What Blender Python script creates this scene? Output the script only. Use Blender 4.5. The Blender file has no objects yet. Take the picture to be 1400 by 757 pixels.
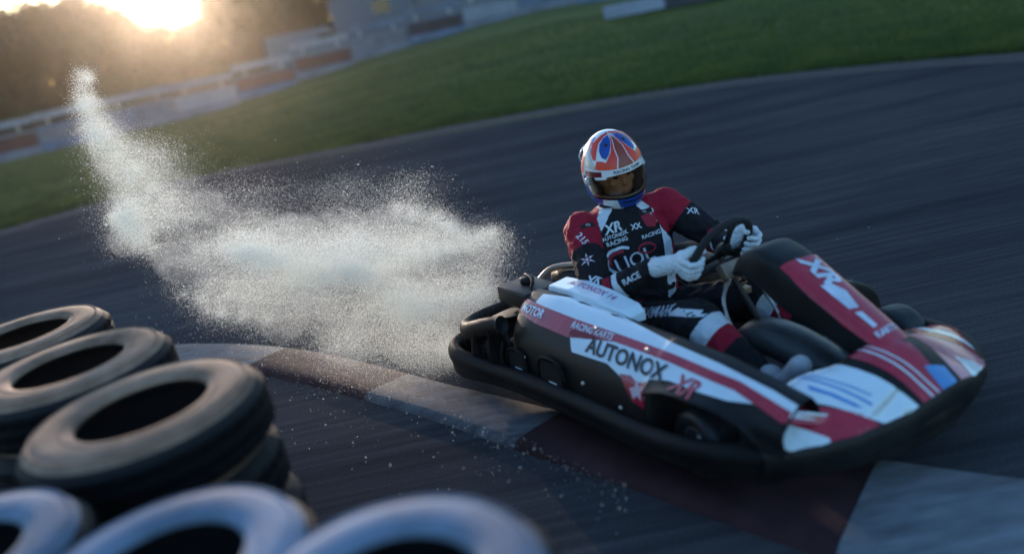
import bpy, bmesh, math, random
import numpy as np
from mathutils import Vector, Matrix, noise
from mathutils.bvhtree import BVHTree
R = math.radians
random.seed(7); rng = np.random.default_rng(7)
scene = bpy.context.scene
COL = scene.collection
# ------------------------------------------------------------------ camera
cam = bpy.data.cameras.new('camera'); camo = bpy.data.objects.new('camera', cam); COL.objects.link(camo)
cam.sensor_width = 36; cam.lens = 1080/1400*36; cam.clip_start = .05; cam.clip_end = 6000
pt, rl = R(18.2), R(12.1)
fwd = Vector((0, math.cos(pt), -math.sin(pt))); rt0 = Vector((1,0,0)); up0 = rt0.cross(fwd)
rt = rt0*math.cos(rl) - up0*math.sin(rl); up = rt0*math.sin(rl) + up0*math.cos(rl)
m = Matrix((rt, up, -fwd)).transposed().to_4x4(); m.translation = (0,0,1.74); camo.matrix_world = m
cam.dof.use_dof = True; cam.dof.focus_distance = 4.0; cam.dof.aperture_fstop = .64
scene.camera = camo
# ------------------------------------------------------------------ world, sun, exposure
SUN_AZ, SUN_EL = R(-18.4), R(5.6)
w = bpy.data.worlds.new('World'); scene.world = w; w.use_nodes = True
nt = w.node_tree; nt.nodes.clear()
out = nt.nodes.new('ShaderNodeOutputWorld'); bg = nt.nodes.new('ShaderNodeBackground'); sk = nt.nodes.new('ShaderNodeTexSky')
sk.sky_type = 'NISHITA'; sk.sun_disc = False; sk.sun_elevation = SUN_EL; sk.sun_rotation = SUN_AZ
sk.air_density = 1.0; sk.dust_density = .8; sk.ozone_density = 3.0
bg.inputs['Strength'].default_value = .15
nt.links.new(sk.outputs[0], bg.inputs[0]); nt.links.new(bg.outputs[0], out.inputs[0])
sl = bpy.data.lights.new('sun', 'SUN'); sl.energy = 2.0; sl.angle = R(.6); sl.color = (1, .80, .64)
so = bpy.data.objects.new('sun', sl); COL.objects.link(so)
sd = Vector((math.sin(SUN_AZ)*math.cos(SUN_EL), math.cos(SUN_AZ)*math.cos(SUN_EL), math.sin(SUN_EL)))
so.rotation_euler = sd.to_track_quat('Z', 'Y').to_euler()
vs = scene.view_settings; vs.view_transform = 'Standard'; vs.look = 'None'; vs.gamma = 1; vs.exposure = 1.9; vs.use_curve_mapping = False
scene.render.engine = 'CYCLES'
scene.cycles.volume_step_rate = 1.0; scene.cycles.volume_bounces = 1; scene.cycles.max_bounces = 8; scene.cycles.transparent_max_bounces = 16

# ------------------------------------------------------------------ materials
MATS = {}
def _nt(name):
    m = bpy.data.materials.new(name); m.use_nodes = True; t = m.node_tree
    return m, t, t.nodes['Principled BSDF']
def N(t, typ, **kw):
    n = t.nodes.new(typ)
    for k, v in kw.items(): setattr(n, k, v)
    return n
def mat(name, col, rough=.5, metal=0, coat=0, var=.25, vscale=8, bump=0, bscale=40, detail=5, stretch=None, spec=.5, col2=None):
    if name in MATS: return MATS[name]
    m, t, b = _nt(name)
    tc = N(t, 'ShaderNodeTexCoord'); mp = N(t, 'ShaderNodeMapping'); t.links.new(tc.outputs['Object'], mp.inputs[0])
    if stretch: mp.inputs['Scale'].default_value = stretch
    n = N(t, 'ShaderNodeTexNoise'); n.inputs['Scale'].default_value = vscale; n.inputs['Detail'].default_value = detail; n.inputs['Roughness'].default_value = .65
    t.links.new(mp.outputs[0], n.inputs[0])
    r = N(t, 'ShaderNodeValToRGB'); r.color_ramp.elements[0].position = .3; r.color_ramp.elements[1].position = .7
    c2 = col2 if col2 else tuple(min(1, c*(1+var)) for c in col)
    r.color_ramp.elements[0].color = tuple(c*(1-var) for c in col)+(1,); r.color_ramp.elements[1].color = tuple(c2)+(1,)
    t.links.new(n.outputs[0], r.inputs[0]); t.links.new(r.outputs[0], b.inputs['Base Color'])
    rr = N(t, 'ShaderNodeMapRange'); rr.inputs[3].default_value = max(0.02, rough-.1); rr.inputs[4].default_value = min(1, rough+.12)
    t.links.new(n.outputs[0], rr.inputs[0]); t.links.new(rr.outputs[0], b.inputs['Roughness'])
    b.inputs['Metallic'].default_value = metal; b.inputs['Coat Weight'].default_value = coat; b.inputs['Coat Roughness'].default_value = .12
    b.inputs['Specular IOR Level'].default_value = spec
    if bump:
        n2 = N(t, 'ShaderNodeTexNoise'); n2.inputs['Scale'].default_value = bscale; n2.inputs['Detail'].default_value = 4
        t.links.new(mp.outputs[0], n2.inputs[0])
        bp = N(t, 'ShaderNodeBump'); bp.inputs['Strength'].default_value = bump; bp.inputs['Distance'].default_value = .01
        t.links.new(n2.outputs[0], bp.inputs['Height']); t.links.new(bp.outputs[0], b.inputs['Normal'])
    MATS[name] = m; return m

BLACK = mat('black_plastic', (.006,.0065,.008), .48, col2=(.015,.0145,.015), detail=10, vscale=9, bump=.12, bscale=120, spec=.3)
DARKP = mat('scuffed_black_plastic', (.004,.004,.005), .6, col2=(.016,.015,.015), detail=10, vscale=7, bump=.2, bscale=60, spec=.22)
RUBBER = mat('tyre_rubber', (.004,.004,.005), .85, var=.4, vscale=20, bump=.5, bscale=90)
WHITE = mat('white_gloss_sticker', (.76,.86,.92), .22, coat=.5, var=.05, vscale=12)
RED = mat('crimson_sticker', (.46,.018,.045), .25, coat=.5, var=.15, vscale=9)
PINK = mat('faded_pink_sticker', (.62,.22,.30), .3, coat=.4, var=.15, vscale=9)
LBLUE = mat('sky_blue_print', (.08,.28,.62), .3, coat=.3, var=.15)
INK = mat('black_ink', (.01,.011,.014), .4, var=.2)
STEEL = mat('brushed_steel', (.45,.44,.43), .3, metal=1, var=.25, vscale=30)
TAN = mat('heat_browned_metal', (.35,.25,.18), .38, metal=.7, var=.35, vscale=12)
ALU = mat('cast_aluminium', (.33,.33,.34), .45, metal=.9, var=.3, vscale=25, bump=.3)
SEATM = mat('seat_fibreglass', (.02,.02,.022), .3, coat=.3, var=.3, bump=.1)
FLOOR = mat('floor_tray_metal', (.09,.09,.10), .45, metal=.6, var=.4, bump=.2)
GLOVE = mat('white_glove_fabric', (.72,.76,.80), .75, var=.12, vscale=60, bump=.6, bscale=160)
SHOE = mat('grey_shoe_leather', (.42,.43,.46), .6, var=.15, vscale=30, bump=.2)
GREEN = mat('green_shoe_trim', (.01,.16,.08), .5, var=.3)
HRED = mat('helmet_red', (.80,.028,.008), .3, coat=.15, var=.05)
HBLUE = mat('helmet_blue', (.003,.06,.33), .3, coat=.15, var=.25, vscale=25)
HWHITE = mat('helmet_white', (.78,.78,.80), .12, coat=1, var=.04)
HBROWN = mat('helmet_copper', (.30,.04,.018), .35, coat=.1, var=.1)
HGREY = mat('helmet_silver', (.40,.42,.46), .18, coat=1, var=.1)
HNAVY = mat('helmet_navy', (.012,.03,.13), .15, coat=1, var=.2)
HMAR = mat('helmet_maroon', (.16,.012,.02), .2, coat=1, var=.2)
TAILM = mat('red_reflector', (.5,.04,.02), .2, coat=1, var=.1)
SUITBLK = mat('patch_black_fabric', (.010,.010,.013), .85, var=.3, vscale=60, bump=.4, bscale=300)
SUITWHT = mat('embroidered_white_fabric', (.66,.70,.76), .8, var=.08, vscale=60, bump=.4, bscale=300)
SUITRED = mat('embroidered_red_fabric', (.33,.012,.035), .8, var=.15, vscale=60, bump=.4, bscale=300)

# ------------------------------------------------------------------ mesh helpers
def link(o, parent=None, kind=None):
    COL.objects.link(o)
    if parent: o.parent = parent
    if kind: o['kind'] = kind
    return o
def obj(name, bm, m, parent=None, smooth=True, kind=None, sub=0, bevel=0, solid=0):
    me = bpy.data.meshes.new(name)
    if isinstance(bm, bmesh.types.BMesh): bm.to_mesh(me); bm.free()
    else: me = bm
    for x in (m if isinstance(m, (list, tuple)) else [m]): me.materials.append(x)
    if smooth and len(me.polygons): me.polygons.foreach_set('use_smooth', [True]*len(me.polygons))
    o = bpy.data.objects.new(name, me); link(o, parent, kind)
    if solid:
        s = o.modifiers.new('solid', 'SOLIDIFY'); s.thickness = solid; s.offset = 0
    if bevel:
        b = o.modifiers.new('bevel', 'BEVEL'); b.width = bevel; b.segments = 3; b.limit_method = 'ANGLE'; b.angle_limit = R(35)
    if sub:
        s = o.modifiers.new('sub', 'SUBSURF'); s.levels = sub; s.render_levels = sub
    return o
def thing(name, label, cat, mw=None, group=None):
    o = bpy.data.objects.new(name, None); COL.objects.link(o); o.empty_display_size = .1
    if mw is not None: o.matrix_world = mw
    o['label'] = label; o['category'] = cat
    if group: o['group'] = group
    return o
def tag(o, label, cat, group=None):
    o['label'] = label; o['category'] = cat
    if group: o['group'] = group
    return o
def box(bm, c, s, rot=None):
    M = Matrix.Translation(c) @ (rot.to_4x4() if rot else Matrix.Identity(4)) @ Matrix.Diagonal((s[0], s[1], s[2], 1))
    return bmesh.ops.create_cube(bm, size=1, matrix=M)['verts']
def grid(bm, rows, close_u=False, close_v=False):
    """rows: list of lists of points -> quads"""
    V = [[bm.verts.new(p) for p in r] for r in rows]
    n, k = len(V), len(V[0])
    for i in range(n if close_v else n-1):
        for j in range(k if close_u else k-1):
            try: bm.faces.new((V[i][j], V[i][(j+1)%k], V[(i+1)%n][(j+1)%k], V[(i+1)%n][j]))
            except ValueError: pass
    return V
def cap(bm, ring):
    try: bm.faces.new(ring)
    except ValueError: pass
def catmull(pts, k=8, closed=False):
    P = [Vector(p) for p in pts]; n = len(P); o = []
    rngi = range(n) if closed else range(n-1)
    for i in rngi:
        g = (lambda q: P[q % n]) if closed else (lambda q: P[max(0, min(n-1, q))])
        p0, p1, p2, p3 = g(i-1), g(i), g(i+1), g(i+2)
        for a in range(k):
            t = a/k
            o.append(.5*((2*p1)+(-p0+p2)*t+(2*p0-5*p1+4*p2-p3)*t*t+(-p0+3*p1-3*p2+p3)*t**3))
    if not closed: o.append(P[-1])
    return o
def tube(bm, pts, r, seg=10, closed=False, rz=None, capped=True):
    """r: float or list; rz: vertical radius (ellipse in plane perpendicular to path)"""
    n = len(pts); P = [Vector(p) for p in pts]; rings = []
    for i, p in enumerate(P):
        a = P[(i-1) % n] if (closed or i > 0) else p; b = P[(i+1) % n] if (closed or i < n-1) else p
        t = (b-a).normalized(); side = t.cross(Vector((0,0,1)))
        if side.length < 1e-3: side = t.cross(Vector((0,1,0)))
        side.normalize(); u = side.cross(t).normalized()
        ri = r[i] if isinstance(r, (list, tuple)) else r; rv = rz if rz else ri
        rings.append([p + side*ri*math.cos(2*math.pi*j/seg) + u*rv*math.sin(2*math.pi*j/seg) for j in range(seg)])
    V = grid(bm, rings, close_u=True, close_v=closed)
    if not closed and capped: cap(bm, V[0]); cap(bm, V[-1])
def lathe(bm, prof, seg=48, M=None):
    """prof (r, z)"""
    rows = [[(M @ Vector((r*math.cos(a), r*math.sin(a), z))) if M else Vector((r*math.cos(a), r*math.sin(a), z))
             for a in [2*math.pi*j/seg for j in range(seg)]] for r, z in prof]
    return grid(bm, rows, close_u=True)
def capsule(bm, p0, r0, p1, r1, seg=14):
    p0, p1 = Vector(p0), Vector(p1); d = p1-p0
    q = d.to_track_quat('Z', 'Y').to_matrix().to_4x4() if d.length > 1e-6 else Matrix.Identity(4)
    L = d.length; prof = []
    for i in range(5): a = -math.pi/2*(1-i/5); prof.append((r0*math.cos(a)+1e-5, r0*math.sin(a)))
    prof += [(r0, 0)] if L > 1e-6 else []
    prof += [(r1, L)]
    for i in range(1, 6): a = math.pi/2*i/5; prof.append((r1*math.cos(a)+1e-5, L+r1*math.sin(a)))
    V = lathe(bm, prof, seg, Matrix.Translation(p0) @ q)
    cap(bm, V[0]); cap(bm, V[-1])
def ellipsoid(bm, c, ax, M=None):
    T = Matrix.Translation(c) @ (M.to_4x4() if M else Matrix.Identity(4)) @ Matrix.Diagonal((ax[0], ax[1], ax[2], 1))
    bmesh.ops.create_icosphere(bm, subdivisions=3, radius=1, matrix=T)
def remesh(bm, vox, smooth=4):
    bmesh.ops.recalc_face_normals(bm, faces=bm.faces)
    me = bpy.data.meshes.new('tmp'); bm.to_mesh(me); bm.free(); o = bpy.data.objects.new('tmp', me); COL.objects.link(o)
    r = o.modifiers.new('r', 'REMESH'); r.mode = 'VOXEL'; r.voxel_size = vox; r.use_smooth_shade = True
    if smooth:
        s = o.modifiers.new('s', 'SMOOTH'); s.iterations = smooth; s.factor = .5
    dg = bpy.context.evaluated_depsgraph_get()
    nm = bpy.data.meshes.new_from_object(o.evaluated_get(dg)); bpy.data.objects.remove(o); bpy.data.meshes.remove(me)
    return nm
def wrinkle(me, amp, sc, fn=None):
    nor = [v.normal.copy() for v in me.vertices]
    for v, n in zip(me.vertices, nor):
        a = amp*(fn(v.co) if fn else 1)
        if a: v.co += n*a*(abs(noise.noise(v.co*sc))*-2+.5 + .4*noise.noise(v.co*sc*2.3))
def bvh_of(objs):
    dg = bpy.context.evaluated_depsgraph_get(); dg.update(); vs_, ps = [], []
    for o in (objs if isinstance(objs, list) else [objs]):
        e = o.evaluated_get(dg); me = e.to_mesh(); b = len(vs_)
        vs_ += [v.co.copy() for v in me.vertices]; ps += [[b+i for i in p.vertices] for p in me.polygons]; e.to_mesh_clear()
    return BVHTree.FromPolygons(vs_, ps)
def text_bm(s, size=1, bold=0, shear=0, sx=1):
    cu = bpy.data.curves.new('t', 'FONT'); cu.body = s; cu.size = size; cu.offset = bold; cu.shear = shear
    cu.align_x = 'CENTER'; cu.align_y = 'CENTER'; cu.resolution_u = 3
    o = bpy.data.objects.new('t', cu); COL.objects.link(o)
    dg = bpy.context.evaluated_depsgraph_get(); me = bpy.data.meshes.new_from_object(o.evaluated_get(dg))
    bpy.data.objects.remove(o)
    bm = bmesh.new(); bm.from_mesh(me); bpy.data.meshes.remove(me)
    for v in bm.verts: v.co.x *= sx
    return bm
def poly_bm(polys):
    bm = bmesh.new()
    for p in polys:
        f = bm.faces.new([bm.verts.new((x, y, 0)) for x, y in p])
    bmesh.ops.triangulate(bm, faces=bm.faces[:]); return bm
def decal(name, bm, m, parent, bvh, o, u, v, n=None, step=.012, off=.0015, rot=0, maxd=.4, near=False, clampf=None):
    """bm in the xy-plane, mapped with frame o,u,v and cast along n onto the surface"""
    o, u, v = Vector(o), Vector(u).normalized(), Vector(v).normalized()
    n = Vector(n).normalized() if n else v.cross(u).normalized()   # towards the surface
    if rot: bmesh.ops.rotate(bm, verts=bm.verts, cent=(0,0,0), matrix=Matrix.Rotation(rot, 3, 'Z'))
    xs = [q.co.x for q in bm.verts]; ys = [q.co.y for q in bm.verts]
    for lo, hi, ax in ((min(xs), max(xs), (1,0,0)), (min(ys), max(ys), (0,1,0))):
        k = int((hi-lo)/step)
        for i in range(1, k+1):
            bmesh.ops.bisect_plane(bm, geom=bm.verts[:]+bm.edges[:]+bm.faces[:], plane_co=Vector(ax)*(lo+i*step), plane_no=ax)
    bad = []
    for q in bm.verts:
        if clampf: clampf(q.co)
        p = o + u*q.co.x + v*q.co.y
        h, hn, i, d = bvh.ray_cast(p - n*.15, n, maxd)
        if h is None and near:
            h, hn, i, d = bvh.find_nearest(p+n*.12)
        if h is None: bad.append(q); continue
        if hn.dot(n) > 0: hn = -hn
        q.co = h + hn*off
    bmesh.ops.delete(bm, geom=bad, context='VERTS')
    return obj(name, bm, m, parent)

# ------------------------------------------------------------------ track, grass terrain, kerb
EP = [(-180,9),(-150,9),(-120,11),(-90,13.5),(-60,15),(-45,15.6),(-31.7,15.5),(-20.7,15.9),(-8.2,14.6),(4.5,13.84),(17.8,13.04),(34.9,11.4),(60,9.5),(90,8.5),(120,8.5),(150,8.7),(180,9)]
def edge_r(ph): return float(np.interp(ph, [a for a, b in EP], [b for a, b in EP]))
def ramp_h(ph): return float(np.interp(ph, [-180,-60,-30,-17,-11,-6.5,-.2,6.3,14,21,35,60,180], [.1,.1,.25,.30,.72,1.05,1.33,1.50,1.15,1.05,1.0,.6,.1]))
def terr(ph, r):
    d = max(0, (r-edge_r(ph))/(38-edge_r(ph))); d = min(1, d); s = d*d*(3-2*d)
    return .012 + ramp_h(ph)*(.35*d+.65*s) - .3*max(0, 1-(r/ (edge_r(ph)))**1) * 0
def pol(ph, r, z=0): a = R(ph); return Vector((r*math.sin(a), r*math.cos(a), z))

m, t, b = _nt('asphalt'); ASPH = m
tc = N(t, 'ShaderNodeTexCoord')
mp = N(t, 'ShaderNodeMapping'); mp.inputs['Rotation'].default_value = (0,0,R(14)); mp.inputs['Scale'].default_value = (.5, 14, 1); t.links.new(tc.outputs['Object'], mp.inputs[0])
n1 = N(t, 'ShaderNodeTexNoise'); n1.inputs['Scale'].default_value = 1.6; n1.inputs['Detail'].default_value = 9; n1.inputs['Roughness'].default_value = .72; t.links.new(mp.outputs[0], n1.inputs[0])
n2 = N(t, 'ShaderNodeTexNoise'); n2.inputs['Scale'].default_value = .35; n2.inputs['Detail'].default_value = 4; t.links.new(tc.outputs['Object'], n2.inputs[0])
n3 = N(t, 'ShaderNodeTexNoise'); n3.inputs['Scale'].default_value = 130; n3.inputs['Detail'].default_value = 3; t.links.new(tc.outputs['Object'], n3.inputs[0])
def cr(t, src, stops):
    r = N(t, 'ShaderNodeValToRGB'); e = r.color_ramp.elements
    while len(e) < len(stops): e.new(.5)
    for k, (p, c) in enumerate(stops): e[k].position = p; e[k].color = tuple(c)+(1,)
    t.links.new(src, r.inputs[0]); return r
def mix(t, a, bb, f, mode='MIX'):
    x = N(t, 'ShaderNodeMix', data_type='RGBA', blend_type=mode)
    for s, i in ((a, 6), (bb, 7), (f, 0)):
        if hasattr(s, 'links') or hasattr(s, 'is_linked'): t.links.new(s, x.inputs[i])
        else: x.inputs[i].default_value = s
    return x.outputs[2]
r1 = cr(t, n1.outputs[0], [(.36,(.052,.050,.052)), (.5,(.069,.067,.069)), (.64,(.092,.088,.090))])
r2 = cr(t, n2.outputs[0], [(.3,(.75,.75,.78)), (.7,(1.12,1.1,1.1))])
r3 = cr(t, n3.outputs[0], [(.3,(.6,.6,.6)), (.7,(1.35,1.35,1.35))])
mp4 = N(t, 'ShaderNodeMapping'); mp4.inputs['Rotation'].default_value = (0,0,R(17)); mp4.inputs['Scale'].default_value = (.09, 1.5, 1); t.links.new(tc.outputs['Object'], mp4.inputs[0])
n4 = N(t, 'ShaderNodeTexNoise'); n4.inputs['Scale'].default_value = 1.2; n4.inputs['Detail'].default_value = 5; n4.inputs['Distortion'].default_value = .4; t.links.new(mp4.outputs[0], n4.inputs[0])
r4 = cr(t, n4.outputs[0], [(.36,(.80,.80,.82)), (.5,(1,1,1)), (.62,(1.10,1.08,1.07))])
c = mix(t, r1.outputs[0], r2.outputs[0], 1.0, 'MULTIPLY'); c = mix(t, c, r3.outputs[0], .8, 'MULTIPLY'); c = mix(t, c, r4.outputs[0], 1.0, 'MULTIPLY')
t.links.new(c, b.inputs['Base Color'])
rr = N(t, 'ShaderNodeMapRange'); rr.inputs[3].default_value = .9; rr.inputs[4].default_value = 1.0; t.links.new(n1.outputs[0], rr.inputs[0]); t.links.new(rr.outputs[0], b.inputs['Roughness'])
b.inputs['Specular IOR Level'].default_value = 0.0
bp = N(t, 'ShaderNodeBump'); bp.inputs['Strength'].default_value = .16; bp.inputs['Distance'].default_value = .002; t.links.new(n3.outputs[0], bp.inputs['Height']); t.links.new(bp.outputs[0], b.inputs['Normal'])

m, t, b = _nt('grass_turf'); GRASS = m
tc = N(t, 'ShaderNodeTexCoord')
mp = N(t, 'ShaderNodeMapping'); mp.inputs['Rotation'].default_value = (0,0,R(8)); mp.inputs['Scale'].default_value = (.25, 1.3, 1); t.links.new(tc.outputs['Object'], mp.inputs[0])
n1 = N(t, 'ShaderNodeTexNoise'); n1.inputs['Scale'].default_value = .55; n1.inputs['Detail'].default_value = 8; n1.inputs['Roughness'].default_value = .6; t.links.new(mp.outputs[0], n1.inputs[0])
n2 = N(t, 'ShaderNodeTexNoise'); n2.inputs['Scale'].default_value = 9; n2.inputs['Detail'].default_value = 6; t.links.new(tc.outputs['Object'], n2.inputs[0])
r1 = cr(t, n1.outputs[0], [(.3,(.028,.056,.006)), (.48,(.072,.096,.012)), (.66,(.165,.145,.024))])
r2 = cr(t, n2.outputs[0], [(.3,(.6,.6,.6)), (.7,(1.3,1.3,1.3))])
c = mix(t, r1.outputs[0], r2.outputs[0], .9, 'MULTIPLY'); t.links.new(c, b.inputs['Base Color'])
b.inputs['Roughness'].default_value = .9; b.inputs['Specular IOR Level'].default_value = .15
bp = N(t, 'ShaderNodeBump'); bp.inputs['Strength'].default_value = .8; bp.inputs['Distance'].default_value = .05; t.links.new(n2.outputs[0], bp.inputs['Height']); t.links.new(bp.outputs[0], b.inputs['Normal'])

bm = bmesh.new(); rows = []
rads = [1,4,7]
phs = np.linspace(-180, 180, 241)[:-1]
fr = [-.3,-.08,.02,.06,.12,.2,.3,.4,.5,.6,.7,.8,.9,1,1.15,1.4,2,3,6,15,60,160]
for k in [0]+list(range(len(fr))):
    pass
rows = [[pol(p, edge_r(p)*.5, -.05) for p in phs]]
for f in fr:
    row = []
    for p in phs:
        e = edge_r(p); r = e + f*(38-e) if f > 0 else e*(1+f)
        z = terr(p, r) if f > 0 else -.02
        if f > 0: z += .04*noise.noise(pol(p, r)*.35)*min(1, f*4)
        row.append(pol(p, r, z))
    rows.append(row)
V = grid(bm, rows, close_u=True)
obj('grass_ground', bm, GRASS, kind='structure')
bm = bmesh.new()
rows = [[pol(p, max(.001, edge_r(p)*q), .0) for p in phs] for q in (.0,.25,.5,.75,1)]
V = grid(bm, rows, close_u=True); bmesh.ops.remove_doubles(bm, verts=bm.verts, dist=.004)
obj('track_asphalt', bm, ASPH, kind='structure')
DIRT = mat('dusty_verge', (.034,.026,.026), .9, var=.45, vscale=3, detail=8, bump=.6, bscale=30)
bm = bmesh.new()
rows = [[], [], [], []]
for p in phs:
    j = .12*noise.noise(Vector((p*.35, 2, 0)))
    for k, (d, z) in enumerate(((-.28,.005), (-.05,.014), (.2,.03), (.42+.2*noise.noise(Vector((p*.9, 0, 0))), .015))): rows[k].append(pol(p, edge_r(p)+d+j, z))
grid(bm, rows, close_u=True)
obj('track_verge', bm, DIRT, kind='structure')
# kerb: low painted ribbon, blocks of white and red
KC = catmull([(-3.6,5.6,0),(-2.6,5.25,0),(-1.55,4.62,0),(-.50,3.60,0),(.3,2.75,0),(1.0,2.12,0),(1.7,1.62,0),(2.6,1.1,0)], 14)
KW = mat('worn_white_kerb_paint', (.075,.072,.08), .7, var=.5, vscale=3, detail=10, bump=.12, stretch=(1,4,1), col2=(.20,.20,.215), spec=.1)
KW2 = mat('brighter_white_kerb_paint', (.20,.205,.22), .7, var=.45, vscale=3, detail=10, bump=.12, stretch=(1,4,1), spec=.1)  # brighter white for the last blocks of the kerb
KR = mat('worn_red_kerb_paint', (.055,.028,.031), .8, var=.45, vscale=3, detail=10, bump=.12, spec=.1)
kerb_root = bpy.data.objects.new('kerb', None); COL.objects.link(kerb_root); kerb_root['kind'] = 'structure'
acc = 0; seg = []; col = 0; last = KC[0]; starts = [0]
LEN = 1.05
for i in range(1, len(KC)):
    acc += (KC[i]-KC[i-1]).length
    if acc >= (LEN+.27 if len(starts) == 5 else LEN): starts.append(i); acc = 0
starts.append(len(KC)-1)
for k in range(len(starts)-1):
    a, e = starts[k], starts[k+1]
    bm = bmesh.new(); rows = []
    for i in range(a, e+1):
        tg = (KC[min(i+1, len(KC)-1)]-KC[max(i-1, 0)]).normalized(); nn = Vector((tg.y, -tg.x, 0))
        sh = .004 if i == a else 0
        kw = float(np.interp(KC[i].x, [-2,-.5,.4,1.0], [.62,.50,.62,1.0]))
        rows.append([KC[i]+tg*sh+nn*x*kw+Vector((0,0,z)) for x, z in ((-.30,.0),(-.28,.012),(-.12,.022),(.05,.030),(.22,.034),(.27,.024),(.29,0))])
    grid(bm, rows); obj('kerb_block', bm, (KR if k in (2,4) else KW if k < 5 else KW2), kerb_root)

# ------------------------------------------------------------------ tyres in stacks
TREAD = mat('tyre_tread', (.004,.0045,.006), .85, var=.4, vscale=15, bump=.4, bscale=60, spec=.15)
DUSTY_SUN = mat('dusty_suntint_sidewall', (.27,.165,.115), .8, var=.65, vscale=5, detail=9, stretch=(1,1,1), bump=.1, spec=.12)  # dusty sidewall with the warm low sun put into its colour
PALE_SKY = mat('pale_paint_skytint_sidewall', (.16,.205,.28), .8, var=.45, vscale=3, detail=9, bump=.15, spec=.2)  # pale paint, blue of the skylit shade mixed into the base colour
def tyre_mesh(ro, ri, h, rings=True):
    """cross-section of a real tyre: bead, bulged sidewall, shoulder, tread"""
    H = h/2
    side = [(ri-.002,-H*.80),(ri+.001,-H*.90),(ri+.010,-H*.96),(ri+(ro-ri)*.30,-H*.99),(ri+(ro-ri)*.52,-H),(ri+(ro-ri)*.72,-H*.94),(ro-.022,-H*.76),(ro-.006,-H*.56)]
    inner = [(ri+.002,-H*.7),(ri+(ro-ri)*.45,-H*.72),(ro-.035,-H*.5),(ro-.025,0),(ro-.035,H*.5),(ri+(ro-ri)*.45,H*.72),(ri+.002,H*.7)]
    top = [(r, -z) for r, z in side[::-1]]
    return side, inner, top
def make_tyre_meshes(key, ro, ri, h, sidemat):
    side, inner, top = tyre_mesh(ro, ri, h)
    bm = bmesh.new(); rows = []
    lathe(bm, side[::-1] + inner + top[::-1], 72)
    for f in bm.faces:
        c = f.calc_center_median()
        if abs(c.z) < h*.39 and math.hypot(c.x, c.y) < ro-.012: f.material_index = 1
    me1 = bpy.data.meshes.new('sidewall'); bm.to_mesh(me1); bm.free(); me1.materials.append(sidemat); me1.materials.append(RUBBER)
    me1.polygons.foreach_set('use_smooth', [True]*len(me1.polygons))
    bm = bmesh.new(); n = 72; H = h/2
    prof = [(ro-.006,-H*.56),(ro,-H*.50),(ro,-H*.3),(ro-.007,-H*.28),(ro-.007,-H*.22),(ro,-H*.2),(ro,H*.2),(ro-.007,H*.22),(ro-.007,H*.28),(ro,H*.3),(ro,H*.50),(ro-.006,H*.56)]
    rows = []
    for r, z in prof:
        rows.append([((r-(.006 if (j % 4 == 0 and abs(z) > H*.26) else 0))*math.cos(2*math.pi*(j+z*6)/144), (r-(.006 if (j % 4 == 0 and abs(z) > H*.26) else 0))*math.sin(2*math.pi*(j+z*6)/144), z) for j in range(144)])
    grid(bm, rows, close_u=True)
    me2 = bpy.data.meshes.new('tread'); bm.to_mesh(me2); bm.free(); me2.materials.append(TREAD)
    me2.polygons.foreach_set('use_smooth', [True]*len(me2.polygons))
    # moulded ring and size marks on the sidewall
    bm = bmesh.new(); q = ri+(ro-ri)*.42
    for rr_ in (ri+.03, ri+(ro-ri)*.72):
        for s in (1, -1):
            pts = [(rr_*math.cos(2*math.pi*j/64), rr_*math.sin(2*math.pi*j/64), s*(H*(.955 if rr_ > q else .975)-.001)) for j in range(64)]
            tube(bm, pts, .0035, 6, closed=True)
    me3 = bpy.data.meshes.new('rim_line'); bm.to_mesh(me3); bm.free(); me3.materials.append(sidemat)
    return me1, me2, me3
TY = {'big': make_tyre_meshes('big', .33, .178, .19, DUSTY_SUN), 'pale': make_tyre_meshes('pale', .285, .155, .19, PALE_SKY), 'plain': make_tyre_meshes('plain', .33, .178, .19, RUBBER), 'plains': make_tyre_meshes('plains', .285, .155, .19, RUBBER)}
ORD = ['bottom', 'second from the ground', 'third from the ground', 'second from the top', 'top']
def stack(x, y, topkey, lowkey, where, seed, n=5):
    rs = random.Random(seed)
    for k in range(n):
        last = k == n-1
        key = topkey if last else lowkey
        T = thing('tyre', f'black tyre, {ORD[k]} in {where}' if not last else f'{"dusty sun-tinted" if topkey=="big" else "pale sky-tinted"} faced tyre on top of {where}', 'tyre', group='tyres stacked beside the track')
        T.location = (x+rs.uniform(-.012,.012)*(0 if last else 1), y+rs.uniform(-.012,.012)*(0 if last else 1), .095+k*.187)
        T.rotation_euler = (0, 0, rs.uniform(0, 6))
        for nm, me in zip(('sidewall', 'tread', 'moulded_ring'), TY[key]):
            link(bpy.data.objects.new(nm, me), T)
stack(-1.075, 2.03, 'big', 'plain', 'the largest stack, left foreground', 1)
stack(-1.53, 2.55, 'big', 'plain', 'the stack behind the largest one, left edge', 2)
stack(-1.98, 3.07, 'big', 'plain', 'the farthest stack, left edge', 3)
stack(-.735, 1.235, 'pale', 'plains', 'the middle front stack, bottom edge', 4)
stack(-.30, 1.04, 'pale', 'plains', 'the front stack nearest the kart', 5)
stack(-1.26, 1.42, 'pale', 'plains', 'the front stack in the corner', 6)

# ------------------------------------------------------------------ the kart (local frame: x forward, y left, z up)
TH, PT_, RL_ = R(-61), R(1.2), R(-2.8)
KM = Matrix.Translation((.508, 3.70, .02)) @ Matrix.Rotation(TH, 4, 'Z') @ Matrix.Rotation(-PT_, 4, 'Y') @ Matrix.Rotation(RL_, 4, 'X')
kart = thing('racing_kart', 'black, white and crimson rental kart leaning over the kerb with stickered bodywork', 'kart', KM)

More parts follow.
